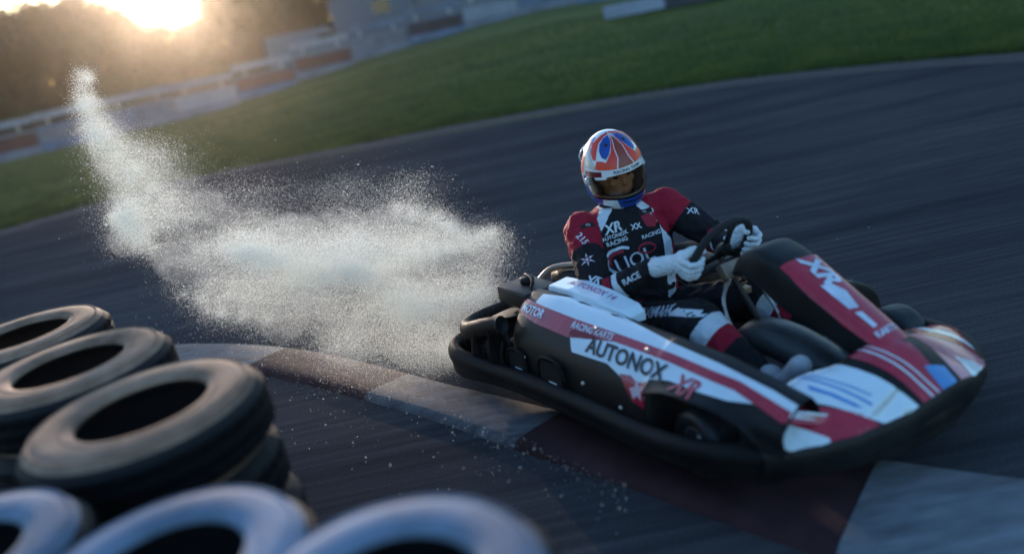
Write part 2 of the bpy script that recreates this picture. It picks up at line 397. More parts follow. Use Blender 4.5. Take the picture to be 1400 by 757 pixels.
# chassis and floor
bm = bmesh.new()
for s in (-1, 1):
    tube(bm, catmull([(-.22,.24*s,.10),(.2,.26*s,.07),(.6,.24*s,.07),(.95,.20*s,.08),(1.30,.22*s,.08),(1.5,.22*s,.09)], 6), .015)
    tube(bm, catmull([(.15,.30*s,.07),(.2,.55*s,.08),(.8,.55*s,.08),(.9,.30*s,.07)], 6), .011)
for x in (-.2,.2,.55,1.0,1.5): tube(bm, [(x,-.26,.08),(x,.26,.08)], .014)
obj('chassis_frame', bm, mat('painted_frame_steel', (.03,.03,.035), .35, metal=.3, var=.3), kart)
bm = bmesh.new(); box(bm, (.9,0,.058), (1.15,.5,.006)); obj('floor_tray', bm, FLOOR, kart, bevel=.002)

def side_pod(s):
    root_name = 'side_pod'
    prof = [(-.40,.30),(-.41,.40),(-.455,.462),(-.50,.478),(-.535,.466),(-.565,.448),(-.60,.424),(-.64,.388),(-.68,.335),(-.698,.27),(-.70,.18),(-.69,.11),(-.64,.07),(-.45,.06)]
    bm = bmesh.new(); rows = []
    for x in [-.03,-.01,.03,.12,.22,.34,.46,.58,.70,.80,.88,.95,.97]:
        k = np.interp(x, [-.03,-.01,.03,.95], [.90,.96,1,1]); zt = np.interp(x, [-.03,.2,.9], [.0,.012,-.03])
        pull = np.interp(x, [-.03,.1,.4,.95], [.03,0,0,0.0])
        rows.append([(x, s*(-(y)*k*1.0 - pull*(1 if z < .4 else 0)), z*k + (1-k)*.25 + (zt if z > .2 else 0)) for y, z in prof])
    V = grid(bm, rows); cap(bm, V[0]); cap(bm, V[-1])
    bmesh.ops.recalc_face_normals(bm, faces=bm.faces)
    pod = obj(root_name, bm, BLACK, kart)
    pod.modifiers.new('s', 'SOLIDIFY').thickness = .003
    b_ = pod.modifiers.new('sub', 'SUBSURF'); b_.levels = 1; b_.render_levels = 2
    return pod
def fender(s):
    """bodywork that arches over the front wheel"""
    bm = bmesh.new(); rows = []
    for x in np.linspace(.94, 1.52, 17):
        arch = .215 + .115*math.sqrt(max(0, 1-((x-1.16)/.26)**2))
        zt = np.interp(x, [.94,1.2,1.52], [.449,.430,.372]); yo = np.interp(x, [.94,1.2,1.52], [.695,.70,.63])
        lo = arch if abs(x-1.16) < .26 else .215
        rows.append([(x, s*y, z) for y, z in ((.44, lo+.01),(.455, zt-.02),(.50, zt),(.535, zt-.012),(.565, zt-.030),(.60, zt-.054),(.64, max(zt-.09, lo+.02)),(yo-.016, max(zt-.143, lo+.012)),(yo, lo+.006),(yo-.005, lo),(yo-.03, lo-.002))])
    grid(bm, rows)
    bmesh.ops.recalc_face_normals(bm, faces=bm.faces)
    return obj('front_fender', bm, BLACK, kart, solid=.006, sub=1)
pods = [side_pod(-1), side_pod(1)]
fends = [fender(-1)]
pods[1].scale = (1,1,.8)
# openings in the pod side: flat black faces painted as the shade inside, white plates on top
for (x0, x1, z0, z1) in ((.03,.17,.13,.255), (.29,.46,.135,.275)):
    bm = bmesh.new(); yo, yi = -.713, -.640
    fr_ = [(x0,z0),(x1,z0),(x1-.01,z1),(x0+.012,z1)]
    tube(bm, catmull([(x, yo, z) for x, z in fr_], 5, True), .007, 6, closed=True)
    o = obj('pod_opening', bm, DARKP, kart)
    bm = bmesh.new(); f = bm.faces.new([bm.verts.new((x, yo-.0005, z)) for x, z in fr_]); obj('opening_shade', bm, mat('shade_black', (.002,.002,.002), .9, var=0), o)
    bm = bmesh.new(); xm = x0+.4*(x1-x0); box(bm, (xm+.03, yo-.004, z0+.035), (.055,.004,.035)); obj('white_plate', bm, WHITE, o, bevel=.001)

# surround bumper: fat moulded bar round the whole kart
ring = [(-.49,0),(-.50,-.3),(-.52,-.55),(-.50,-.72),(-.31,-.81),(.1,-.755),(.5,-.735),(.9,-.735),(1.22,-.71),(1.44,-.60),(1.57,-.43),(1.645,-.2),(1.66,0)]
ring = ring + [(x-.02, -y*.90) for x, y in ring[-2:0:-1]]
RP = catmull([(x, y, .125) for x, y in ring], 6, True)
bm = bmesh.new(); rows = []
n_ = len(RP)
for i, p in enumerate(RP):
    tg = (RP[(i+1) % n_]-RP[i-1]).normalized(); o_ = Vector((-tg.y, tg.x, 0)); 
    if o_.dot(Vector((p.x-.6, p.y, 0))) < 0: o_ = -o_
    dz = .03*(1 if p.x > 1.0 else 0)*min(1, (p.x-1.0)/.4) if p.x > 1 else 0
    hh = .060 + (.02*min(1, max(0, (-.1-p.x)/.2)))
    rows.append([p+o_*a+Vector((0,0,z*hh/.075+dz)) for a, z in ((-.05,-.07),(-.01,-.078),(.012,-.05),(.004,-.018),(.02,.005),(.022,.045),(.0,.072),(-.03,.078),(-.055,.05))])
grid(bm, rows, close_u=True, close_v=True)
bumper = obj('surround_bumper', bm, DARKP, kart, sub=1)
for x, y in ((.1,-.6),(.5,-.6),(.85,-.6),(.1,.6),(.5,.6),(.85,.6),(1.5,-.3),(1.5,.3),(-.35,-.3),(-.35,.3)):
    bm = bmesh.new(); q = Vector((x, y, .1)); c_ = Vector((min(max(x*1.25-.05, -.42), 1.1), y*1.18, .125)) if abs(y) > .5 else Vector((1.56 if x > 1 else -.43, y, .125))
    tube(bm, [q, c_], .012); obj('bumper_stay', bm, STEEL, kart)
# rear bodywork: moulded bumper with upper bar, uprights and dark vents
bm = bmesh.new()
up_ = catmull([(.04,-.72,.375),(-.10,-.74,.34),(-.26,-.74,.29),(-.38,-.68,.27),(-.43,-.5,.27),(-.43,0,.27),(-.43,.5,.27),(-.38,.68,.27),(-.26,.74,.29),(-.1,.74,.34),(.04,.72,.375)], 6)
tube(bm, up_, .036, 12, rz=.045)
obj('rear_bumper_bar', bm, DARKP, kart)
for s in (-1, 1):
    for pts in (((-.36,-.69,.27),(-.43,-.69,.13)), ((-.16,-.745,.31),(-.20,-.76,.13)), ((-.43,-.35,.27),(-.45,-.35,.13)), ((-.02,-.735,.34),(-.04,-.745,.10))):
        bm = bmesh.new(); a_, b2 = [Vector((p[0], p[1]*-s, p[2])) for p in pts]
        tube(bm, [a_, (a_+b2)/2+Vector((-.01,0,0)), b2], [.035,.028,.038], 10)
        obj('bumper_upright', bm, DARKP, kart)
bm = bmesh.new(); V = grid(bm, [[(.02,-.70,.36),(-.16,-.70,.30),(-.34,-.66,.26)],[(.02,-.66,.12),(-.16,-.66,.12),(-.34,-.60,.12)]]); obj('rear_wheel_shield', bm, BLACK, kart, solid=.01)
bm = bmesh.new(); V = grid(bm, [[(.03,-.69,.385),(-.12,-.70,.355),(-.26,-.66,.315)],[(.03,-.42,.375),(-.12,-.42,.365),(-.30,-.42,.32)]]); obj('rear_deck', bm, BLACK, kart, solid=.014, sub=1)
for s in (-1, 1):
    bm = bmesh.new(); rows = []
    for x, y in ((.03,.715),(-.10,.725),(-.24,.722),(-.36,.68),(-.44,.58),(-.455,.44),(-.46,.30)):
        rows.append([(x, s*y*.99, .30-.04*(-x)), (x-.012, s*(y+.012), .25), (x-.016, s*(y+.02), .19), (x-.012, s*(y+.012), .13), (x, s*y*.98, .07)])
    grid(bm, rows); obj('rear_corner_moulding', bm, BLACK, kart, solid=.012, sub=1)
    for x0, y0 in ((-.13,.735),(-.26,.728)):
        bm = bmesh.new(); tube(bm, catmull([(x0, s*(y0+.015), .235),(x0-.07, s*(y0+.008), .23),(x0-.075, s*(y0+.008), .16),(x0-.005, s*(y0+.016), .165)], 4, True), .006, 6, closed=True); obj('moulding_rib', bm, DARKP, kart)
# tail reflector
bm = bmesh.new(); box(bm, (-.315,-.44,.36), (.05,.10,.045), Matrix.Rotation(.4, 3, 'Z')); obj('tail_reflector', bm, TAILM, kart, bevel=.012)
# black tank box with cap
bm = bmesh.new(); box(bm, (-.10,-.47,.428), (.26,.20,.085), Matrix.Rotation(.04, 3, 'Y')); tank = obj('fuel_tank_box', bm, BLACK, kart, bevel=.014)
bm = bmesh.new(); lathe(bm, [(.001,0),(.034,0),(.036,.006),(.036,.022),(.03,.028),(.001,.028)], 20, Matrix.Translation((-.13,-.45,.470))); obj('filler_cap', bm, BLACK, tank)
bm = bmesh.new()
for k in range(3): box(bm, (-.232,-.50+.035*k,.425), (.003,.018,.045))
obj('white_label', bm, WHITE, tank)
bm = bmesh.new(); tube(bm, catmull([(-.02,-.5,.474),(-.05,-.47,.50),(-.15,-.44,.505),(-.2,-.42,.474)], 5), .007); obj('tank_hose', bm, BLACK, tank)

# engine behind the near side of the seat
eng = obj('engine_block', (lambda b_: (box(b_, (-.10,-.33,.20), (.22,.17,.16)), box(b_, (-.10,-.33,.30), (.16,.13,.08)), b_)[-1])(bmesh.new()), ALU, kart, bevel=.008)
for k in range(7):
    bm = bmesh.new(); box(bm, (-.10,-.33,.262+.014*k), (.19-.004*k,.155,.004)); obj('cooling_fin', bm, ALU, eng)
bm = bmesh.new(); tube(bm, catmull([(-.02,-.30,.30),(.06,-.27,.36),(-.02,-.22,.42),(-.16,-.18,.42),(-.24,-.12,.34)], 6), .022); obj('exhaust_pipe', bm, TAN, kart)
bm = bmesh.new(); lathe(bm, [(.001,-.13),(.05,-.13),(.058,-.12),(.058,.12),(.05,.13),(.001,.13)], 24, Matrix.Translation((-.30,-.02,.27)) @ Matrix.Rotation(math.pi/2, 4, 'X')); obj('silencer', bm, STEEL, kart)
bm = bmesh.new(); lathe(bm, [(.001,-.11),(.04,-.11),(.05,-.09),(.05,.09),(.04,.11),(.001,.11)], 24, Matrix.Translation((-.10,-.22,.425)) @ Matrix.Rotation(math.pi/2, 4, 'Y')); obj('air_filter', bm, BLACK, kart)
bm = bmesh.new(); tube(bm, catmull([(-.22,-.36,.40),(-.18,-.28,.475),(-.06,-.22,.50),(.06,-.20,.515)], 6), .017); obj('roll_tube', bm, TAN, kart)
bm = bmesh.new(); tube(bm, catmull([(.0,-.40,.42),(.10,-.34,.44),(.14,-.28,.36),(.12,-.30,.28)], 6), .008); tube(bm, catmull([(-.02,-.38,.40),(.06,-.30,.41),(.12,-.25,.33),(.2,-.26,.24)], 6), .005)
obj('engine_cable', bm, STEEL, kart)

# axle and wheels
bm = bmesh.new(); tube(bm, [(0,-.58,.135),(0,.58,.135)], .02); obj('rear_axle', bm, STEEL, kart)
for s in (-1, 1):
    bm = bmesh.new(); tube(bm, [(1.06,.25*s,.12),(1.10,.42*s,.125),(1.14,.56*s,.125)], .014); obj('stub_axle', bm, STEEL, kart)
def wheel(x, y, ro, wd, steer):
    M_ = Matrix.Translation((x, y, ro)) @ Matrix.Rotation(steer, 4, 'Z') @ Matrix.Rotation(math.pi/2, 4, 'X')
    root = bpy.data.objects.new('wheel', None); link(root, kart); root.matrix_local = M_
    h = wd/2; ri = .066
    bm = bmesh.new(); lathe(bm, [(ri,-h*.8),(ri+.02,-h*.96),(ro-.03,-h),(ro-.012,-h*.9),(ro-.002,-h*.7),(ro,-h*.4),(ro,h*.4),(ro-.002,h*.7),(ro-.012,h*.9),(ro-.03,h),(ri+.02,h*.96),(ri,h*.8)], 56); obj('slick_tyre', bm, mat('slick_rubber', (.016,.016,.018), .5, var=.4, vscale=30, bump=.3), root)
    bm = bmesh.new(); lathe(bm, [(ri,-h*.82),(ri-.006,-h*.84),(ri-.012,-h*.6),(.03,-h*.3),(.025,-h*.55),(.001,-h*.55)], 40); lathe(bm, [(ri,h*.82),(ri-.006,h*.84),(ri-.012,h*.6),(.03,h*.3),(.025,h*.55),(.001,h*.55)], 40)
    obj('wheel_rim', bm, ALU, root)
    for k in range(3):
        bm = bmesh.new(); lathe(bm, [(.001,-h*.45),(.006,-h*.45),(.006,h*.45),(.001,h*.45)], 8, Matrix.Translation((.038*math.cos(k*2.09), .038*math.sin(k*2.09), 0)))
        obj('wheel_bolt', bm, STEEL, root)
wheel(0, -.555, .138, .19, 0); wheel(0, .555, .138, .19, 0)
wheel(1.14, -.585, .128, .125, R(-9)); wheel(1.12, .555, .128, .125, R(-9))

# nose cone: lofted across y
def nose_section(y):
    a = abs(y)*(1.22 if y > 0 else 1); dzf = .055*min(1, max(0, y-.08)/.32)
    xf = float(np.interp(a, [0,.2,.4,.5,.58,.64], [1.685,1.675,1.62,1.57,1.515,1.45])); xr = float(np.interp(a, [0,.15,.3,.64], [1.44,1.40,1.32,1.34]))
    zr = float(np.interp(a, [0,.12,.2,.4,.55,.64], [.405,.385,.345,.335,.325,.29])); zf = float(np.interp(a, [0,.3,.64], [.27,.24,.215]))
    zr -= dzf; zf -= dzf*.7
    xm = xr+(xf-xr)*.55; zm = zr*.55+zf*.45+.022
    return [(xr, y, zr-.03), (xr+.005, y, zr), (xm, y, zm), (xf-.05, y, zf+.022), (xf-.012, y, zf), (xf, y, zf-.035), (xf-.01, y, .14), (xf-.06, y, .09), (xm, y, .075)]
bm = bmesh.new(); grid(bm, [nose_section(y) for y in np.linspace(-.64, .525, 33)])
V0 = [v for v in bm.verts]
bmesh.ops.recalc_face_normals(bm, faces=bm.faces)
nose = obj('nose_cone', bm, BLACK, kart, sub=1)
# centre fairing under the steering wheel (front panel)
def fair_section(q):
    # q 0 (top, by the wheel) .. 1 (nose)
    cx = float(np.interp(q, [0,.06,.2,.4,1], [.87,.90,.98,1.08,1.53])); cz = float(np.interp(q, [0,.06,.2,.4,.8,1], [.590,.640,.670,.632,.440,.340]))
    hw = float(np.interp(q, [0,.1,.3,.7,1], [.08,.10,.105,.088,.07])); th = float(np.interp(q, [0,.1,.5,1], [.06,.12,.15,.08]))
    nrm = Vector((.5,0,.86)); dn = -nrm*th
    pts = []
    for fy, fz in ((-1.0,1),(-1.02,.55),(-.99,.12),(-.9,.015),(-.6,-.04),(0,-.07),(.6,-.04),(.9,.015),(.99,.12),(1.02,.55),(1.0,1)):
        pts.append(Vector((cx, hw*fy, cz)) + dn*fz)
    return pts
bm = bmesh.new(); rows = [fair_section(q) for q in np.linspace(0, 1, 22)]
V = grid(bm, rows); cap(bm, V[0])
bmesh.ops.recalc_face_normals(bm, faces=bm.faces)
fair = obj('front_fairing', bm, BLACK, kart, sub=1, solid=.006)
# tank and covers between the driver's legs
bm = bmesh.new(); rows = []
for x, z, hw, h_ in ((.72,.16,.05,.06),(.78,.30,.085,.10),(.90,.36,.10,.12),(1.05,.35,.105,.14),(1.2,.30,.10,.13),(1.32,.24,.08,.10),(1.38,.17,.05,.06)):
    rows.append([Vector((x, hw*math.cos(a), z-h_*.6+h_*math.sin(a)*.6)) for a in [2*math.pi*j/12 for j in range(12)]])
V = grid(bm, rows, close_u=True); cap(bm, V[0]); cap(bm, V[-1])
obj('centre_cover', bm, mat('grey_plastic', (.045,.047,.05), .4, var=.3, vscale=10, bump=.2), kart, sub=1)
bm = bmesh.new(); tube(bm, [(.70,0,.585),(1.02,0,.16)], .013); obj('steering_column', bm, STEEL, kart)
bm = bmesh.new(); box(bm, (.76,0,.53), (.04,.11,.07), Matrix.Rotation(R(-35),3,'Y')); box(bm, (.80,.03,.44), (.03,.04,.03)); obj('column_bracket', bm, TAN, kart, bevel=.004)
bm = bmesh.new()
for s in (-1,1):
    tube(bm, catmull([(.78,.03*s,.50),(.80,.10*s,.44),(.86,.13*s,.34),(.95,.10*s,.22)], 5), .008)
obj('column_support', bm, STEEL, kart)
for s in (-1, 1):
    bm = bmesh.new(); tube(bm, catmull([(1.10,.14*s,.08),(1.20,.16*s,.14),(1.27,.17*s,.24)], 5), .009); tube(bm, [(1.27,.10*s,.24),(1.27,.25*s,.24)], .012); obj('pedal', bm, STEEL if s > 0 else GREEN, kart)

# steering wheel
SWC = Vector((.715,0,.612)); tl = R(58); E1 = Vector((0,1,0)); E2 = Vector((math.cos(tl),0,math.sin(tl))); SN = E1.cross(E2).normalized()
if SN.x > 0: SN = -SN     # towards the driver
def rim(a, r=.152): return SWC + (E1*math.cos(a)+E2*math.sin(a))*r
sw = bpy.data.objects.new('steering_wheel', None); link(sw, kart)
bm = bmesh.new(); pts = []
for j in range(48):
    a = 2*math.pi*j/48; rr_ = .152 if not (R(225) < a < R(315)) else .152*(math.cos(R(45))/abs(math.sin(a)) if abs(math.sin(a)) > math.cos(R(45)) else 1)*1.02
    pts.append(rim(a, rr_))
tube(bm, pts, .0165, 12, closed=True)
obj('wheel_rim', bm, mat('suede_grip', (.014,.014,.016), .8, var=.3, vscale=50, bump=.4), sw)
for a in (90, 205, 335):
    bm = bmesh.new(); a = R(a); w_ = .022
    p0 = SWC - SN*.018; p1 = rim(a, .148); tdir = (E2*math.cos(a)-E1*math.sin(a))
    rows = [[p0+tdir*w_, p0-tdir*w_], [(p0+p1)/2+tdir*w_*.75, (p0+p1)/2-tdir*w_*.75], [p1+tdir*w_, p1-tdir*w_]]
    grid(bm, rows); obj('wheel_spoke', bm, BLACK, sw, solid=.006)
bm = bmesh.new(); lathe(bm, [(.001,0),(.04,0),(.042,.01),(.03,.03),(.001,.03)], 24, Matrix.Translation(SWC-SN*.02) @ SN.to_track_quat('Z','Y').to_matrix().to_4x4()); obj('wheel_hub', bm, BLACK, sw)

# seat shell
bm = bmesh.new(); rows = []
for (x, z, hw, lip) in ((.50,.11,.17,.03),(.42,.085,.19,.14),(.30,.075,.20,.22),(.18,.085,.205,.24),(.08,.13,.205,.22),(.02,.22,.20,.17),(-.02,.33,.20,.12),(-.05,.43,.185,.09),(-.07,.50,.15,.05)):
    back = z > .2
    row = []
    for k in range(13):
        a = -1+2*k/12; y = hw*math.copysign(min(1, abs(a)*1.35)**.9, a); e = max(0, (abs(a)-.62)/.38)
        lift = lip*e**.85
        y *= 1+.12*e
        row.append((x+(lift if back else lift*.05), y, z+(lift*.15 if back else lift)))
    rows.append(row)
grid(bm, rows); seat = obj('seat', bm, SEATM, kart, solid=.008, sub=2)
bm = bmesh.new(); lp = [Vector(r_[0]) for r_ in rows][::-1]; tube(bm, catmull(lp, 4), .009); obj('seat_edge', bm, mat('seat_edge_rubber', (.05,.055,.06), .4, var=.2), seat)
bm = bmesh.new(); tube(bm, catmull([(-.09,-.15,.47),(-.10,0,.50),(-.09,.15,.47)], 5), .035); obj('seat_pad', bm, BLACK, seat)

# --- stickers on the bodywork
bv = bvh_of([pods[0], fends[0], nose])
S_U, S_V = Vector((1,0,0)), Vector((0,.42,.91)).normalized(); S_N = S_U.cross(S_V) * -1
if S_N.y < 0: S_N = -S_N
def sidedec(name, polys, m_, off=.0015, par=None):
    # polys given in (x, z) of the panel's face; v along the sloped side
    def vz(z): return (z-.36)/S_V.z
    bm = poly_bm([[(x, vz(z)) for x, z in p] for p in polys])
    return decal(name, bm, m_, par or kart, bv, (0,-.64,.36), S_U, S_V, S_N, off=off)
sidedec('white_side_panel', [[(.12,.500),(.3,.515),(.62,.50),(.95,.465),(1.2,.445),(1.42,.415),(1.52,.395),(1.52,.36),(1.42,.372),(1.30,.352),(1.19,.350),(1.05,.352),(.955,.335),(.95,.25),(.90,.25),(.84,.30),(.72,.335),(.50,.33),(.44,.40),(.12,.44)]], WHITE, .002)
sidedec('red_side_stripe', [[(.02,.405),(.20,.385),(.44,.375),(.44,.408),(.7,.412),(1.0,.405),(1.30,.385),(1.5,.34),(1.56,.365),(1.30,.413),(1.0,.432),(.7,.440),(.44,.445),(.2,.455),(.02,.465)]], RED, .0035)
sidedec('red_side_emblem', [[(.80,.318),(.89,.245),(.952,.235),(.952,.325),(.90,.31),(.86,.325)]], RED, .0035)
sidedec('star_mark', [[(.895,.318),(.897,.295),(.868,.285),(.897,.275),(.895,.252),(.915,.27),(.940,.258),(.930,.283),(.945,.305),(.917,.300)]], mat('pale_pink_print', (.7,.5,.56), .3, coat=.4), .005)
def dtext(name, s, m_, par, bvh, o, u, v, n=None, size=.05, bold=0, shear=0, sx=1, off=.003, rot=0, step=.015):
    return decal(name, text_bm(s, size, bold, shear, sx), m_, par, bvh, o, u, v, n, off=off, rot=rot, step=step)
def sv(z): return (z-.36)/S_V.z
def spt(x, z): return Vector((x,-.64,.36)) + S_V*sv(z)
dtext('side_lettering', 'AUTONOX', INK, kart, bv, spt(.80,.368), Vector((1,0,-.02)), S_V, S_N, size=.082, bold=.0025, shear=-.15, sx=1.05, off=.0055)
dtext('side_mark', 'XR', RED, kart, bv, spt(1.13,.35), Vector((1,0,-.05)), S_V, S_N, size=.085, bold=.002, shear=.2, off=.0055)
dtext('stripe_lettering', 'RACING KARTS', WHITE, kart, bv, spt(.56,.422), Vector((1,0,0)), S_V, S_N, size=.036, bold=.0006, off=.006)
dtext('rear_lettering', 'MOTOR', WHITE, kart, bv, spt(.14,.425), Vector((1,0,-.03)), S_V, S_N, size=.05, bold=.0015, off=.006)
# upper white rail cover (second panel, nearer the seat)
bm = bmesh.new(); rows = []
for x, z, hw in ((.06,.475,.035),(.10,.50,.055),(.25,.505,.06),(.42,.492,.058),(.60,.465,.05),(.635,.44,.045)):
    rows.append([(x, -.42-hw*1.05, z-.024), (x, -.42-hw, z-.003), (x, -.42-hw*.9, z+.001), (x, -.42+hw*.9, z+.010), (x, -.42+hw, z+.004), (x, -.42+hw, z-.03)])
V = grid(bm, rows); cap(bm, V[0]); cap(bm, V[-1]); rail = obj('upper_rail_cover', bm, WHITE, kart, smooth=False, bevel=.003)
bmr = bvh_of(rail)
dtext('rail_lettering', 'AUTONOX 14', mat('violet_print', (.32,.12,.30), .4), kart, bmr, (.34,-.415,.50), (1,0,-.08), (0,1,.05), (0,0,-1), size=.05, bold=.001, off=.0015)
for x, y, z in ((.10,-.60,.445),(.60,-.60,.44),(.90,-.60,.42),(.16,-.70,.24),(.60,-.705,.24),(.82,-.70,.20)):
    bm = bmesh.new(); lathe(bm, [(.001,.004),(.007,.004),(.009,0)], 12, Matrix.Translation((x, y-.004, z)) @ Vector((0,-.8,.5)).to_track_quat('Z','Y').to_matrix().to_4x4()); obj('bolt_head', bm, STEEL, kart)
# nose stickers (cast downwards)
bn = bvh_of([nose])
def nclamp(c):
    c.y = max(-.625, min(.51, c.y)); c.x = min(c.x, nose_section(c.y)[4][0]-.004); c.x = max(c.x, nose_section(c.y)[1][0]+.006)
def nosedec(name, poly, m_, off=.002): return decal(name, poly_bm(poly), m_, kart, bn, (0,0,.40), (1,0,0), (0,1,0), (0,0,-1), off=off, step=.02, near=True, clampf=nclamp)
nosedec('nose_red_corner', [[(1.22,-.63),(1.36,-.63),(1.50,-.58),(1.60,-.50),(1.655,-.38),(1.665,-.30),(1.58,-.33),(1.50,-.40),(1.44,-.47),(1.34,-.56)]], RED)
nosedec('nose_white_flash', [[(1.41,-.62),(1.47,-.60),(1.55,-.54),(1.60,-.49),(1.56,-.47),(1.50,-.51),(1.44,-.56)]], WHITE, .0035)
nosedec('nose_white_end', [[(1.22,-.645),(1.30,-.645),(1.36,-.63),(1.29,-.585),(1.22,-.60)]], mat('pale_blue_print', (.45,.6,.75), .3, coat=.3), .0035)
nosedec('nose_white_panel', [[(1.20,-.50),(1.22,-.32),(1.34,-.20),(1.45,-.19),(1.60,-.17),(1.672,-.16),(1.668,-.27),(1.60,-.325),(1.50,-.39),(1.42,-.46),(1.34,-.50)]], WHITE)
nosedec('nose_blue_lines', [[(1.34,-.31),(1.56,-.25),(1.56,-.256),(1.34,-.318)], [(1.34,-.33),(1.58,-.275),(1.58,-.285),(1.34,-.34)], [(1.40,-.36),(1.57,-.31),(1.55,-.33),(1.42,-.375)]], LBLUE, .0035)
nosedec('nose_red_panel', [[(1.30,-.165),(1.42,-.05),(1.52,.02),(1.60,.00),(1.675,-.04),(1.675,-.135),(1.58,-.14),(1.45,-.155)]], RED)
nosedec('nose_white_lines', [[(1.40,-.115),(1.67,-.085),(1.67,-.094),(1.40,-.121)], [(1.42,-.09),(1.675,-.055),(1.675,-.062),(1.42,-.096)]], WHITE, .0035)
nosedec('nose_blue_patch', [[(1.60,-.03),(1.68,-.04),(1.682,.04),(1.62,.05)]], LBLUE, .0035)
nosedec('nose_pink_panel', [[(1.40,.15),(1.50,.10),(1.60,.08),(1.68,.07),(1.675,.17),(1.64,.30),(1.58,.36),(1.40,.26)]], PINK, .002)
nosedec('nose_far_red', [[(1.20,.28),(1.40,.27),(1.58,.37),(1.63,.34),(1.60,.44),(1.50,.54),(1.36,.58),(1.20,.55)]], RED, .002)
nosedec('nose_far_flash', [[(1.22,.30),(1.40,.32),(1.56,.42),(1.54,.45),(1.38,.37),(1.22,.34)]], WHITE, .0035)
nosedec('nose_far_white', [[(1.58,.18),(1.66,.14),(1.665,.22),(1.64,.30),(1.60,.26)]], WHITE, .0035)
# front fairing stickers
bf = bvh_of([fair]); FU = Vector((.86,0,-.5)).normalized(); FVv = Vector((0,1,0)); FN = Vector((-.5,0,-.86)).normalized()
FO = Vector((1.30,0,.55))
def fdec(name, poly, m_, off=.006): return decal(name, poly_bm(poly), m_, kart, bf, FO, FU, FVv, FN, off=off, step=.012)
fdec('fairing_red_panel', [[(-.21,-.094),(-.19,.094),(-.05,.092),(.1,.085),(.25,.072),(.27,-.072),(.1,-.085),(-.05,-.092)]], RED)
dtext('fairing_star', 'XR', mat('fairing_print', (.62,.68,.80), .35, coat=.3), kart, bf, FO+FU*-.12+FVv*.01, FU, FVv, FN, size=.11, bold=.005, shear=.3, off=.009)
fdec('fairing_bar', [[(-.06,-.05),(.07,-.045),(.08,-.005),(.0,.02),(-.05,-.005)], [(.09,-.04),(.17,-.035),(.17,-.012),(.10,-.012)]], MATS['fairing_print'], .009)
dtext('fairing_lettering', 'KARTS', MATS['fairing_print'], kart, bf, FO+FU*.20+FVv*.0, FVv, -FU, FN, size=.036, bold=.001, off=.009)

exec_person = True
# ------------------------------------------------------------------ the driver
drv = thing('person', 'driver in black, red and white race suit and painted helmet gripping the wheel', 'person', KM)
sh_n, sh_f = Vector((.015,-.185,.675)), Vector((.205,.18,.722))
el_n, el_f = Vector((.29,-.345,.435)), Vector((.39,.295,.545))
wr_n, wr_f = Vector((.50,-.205,.555)), Vector((.585,.175,.565))
hip_n, hip_f = Vector((.24,-.12,.20)), Vector((.24,.12,.20))
kn_n, kn_f = Vector((.755,-.215,.365)), Vector((.74,.20,.36))
an_n, an_f = Vector((1.10,-.19,.17)), Vector((1.10,.18,.17))
HC = Vector((.08,-.005,.925))
bm = bmesh.new()
def rings(bm, secs, seg=20):
    rows = []
    for c_, a_, b_, yaw in secs:
        ux = Vector((math.cos(yaw), math.sin(yaw), 0)); uy = Vector((-math.sin(yaw), math.cos(yaw), 0))
        rows.append([Vector(c_)+ux*a_*math.copysign(abs(math.cos(t_))**.8, math.cos(t_))+uy*b_*math.copysign(abs(math.sin(t_))**.8, math.sin(t_)) for t_ in [2*math.pi*j/seg for j in range(seg)]])
    V = grid(bm, rows, close_u=True); cap(bm, V[0]); cap(bm, V[-1])
YW = R(-24)
rings(bm, [((.20,0,.10),.13,.17,0),((.19,0,.18),.15,.19,0),((.17,0,.28),.135,.175,R(-8)),((.15,-.005,.38),.14,.19,R(-14)),((.125,-.01,.48),.15,.212,R(-20)),((.108,-.01,.58),.152,.228,YW),((.10,-.005,.665),.135,.222,YW),((.095,-.0,.722),.11,.17,YW),((.09,0,.765),.085,.11,YW)])
capsule(bm, sh_n+Vector((.04,.06,.0)), .075, sh_n, .078); capsule(bm, sh_f+Vector((-.03,-.06,.0)), .072, sh_f, .075)
capsule(bm, sh_n, .090, el_n, .070); capsule(bm, el_n, .070, wr_n, .048)
capsule(bm, sh_f, .086, el_f, .064); capsule(bm, el_f, .064, wr_f, .044)
capsule(bm, hip_n, .115, kn_n, .098); capsule(bm, kn_n, .098, kn_n.lerp(an_n,.45), .078); capsule(bm, kn_n.lerp(an_n,.45), .078, an_n, .05)
capsule(bm, hip_f, .115, kn_f, .092); capsule(bm, kn_f, .092, kn_f.lerp(an_f,.45), .07); capsule(bm, kn_f.lerp(an_f,.45), .066, an_f, .045)
# neck and head with a face behind the visor
FWD = Vector((.93,-.22,-.20)).normalized(); HRT = FWD.cross(Vector((.05,-.17,1))).normalized(); HUP = HRT.cross(FWD).normalized()
HM = Matrix((FWD, -HRT, HUP)).transposed()    # local x forward, y left, z up
capsule(bm, (.08,0,.73), .062, HC-HUP*.06, .06)
def H(x, y, z): return HC + HM @ Vector((x, y, z))
ellipsoid(bm, H(-.01,0,.01), (.105,.085,.125), HM)
ellipsoid(bm, H(.045,0,-.055), (.06,.062,.07), HM)         # jaw
ellipsoid(bm, H(.085,0,.022), (.022,.058,.014), HM)        # brow
for s in (-1, 1):
    ellipsoid(bm, H(.078,.040*s,-.022), (.022,.024,.022), HM)  # cheek
    ellipsoid(bm, H(.0,.085*s,-.01), (.018,.012,.030), HM)     # ear
capsule(bm, H(.09,0,.010), .010, H(.112,0,-.028), .014)    # nose
ellipsoid(bm, H(.098,0,-.062), (.012,.026,.008), HM); ellipsoid(bm, H(.094,0,-.076), (.012,.022,.008), HM)
me = remesh(bm, .0062, 5)
me.update()
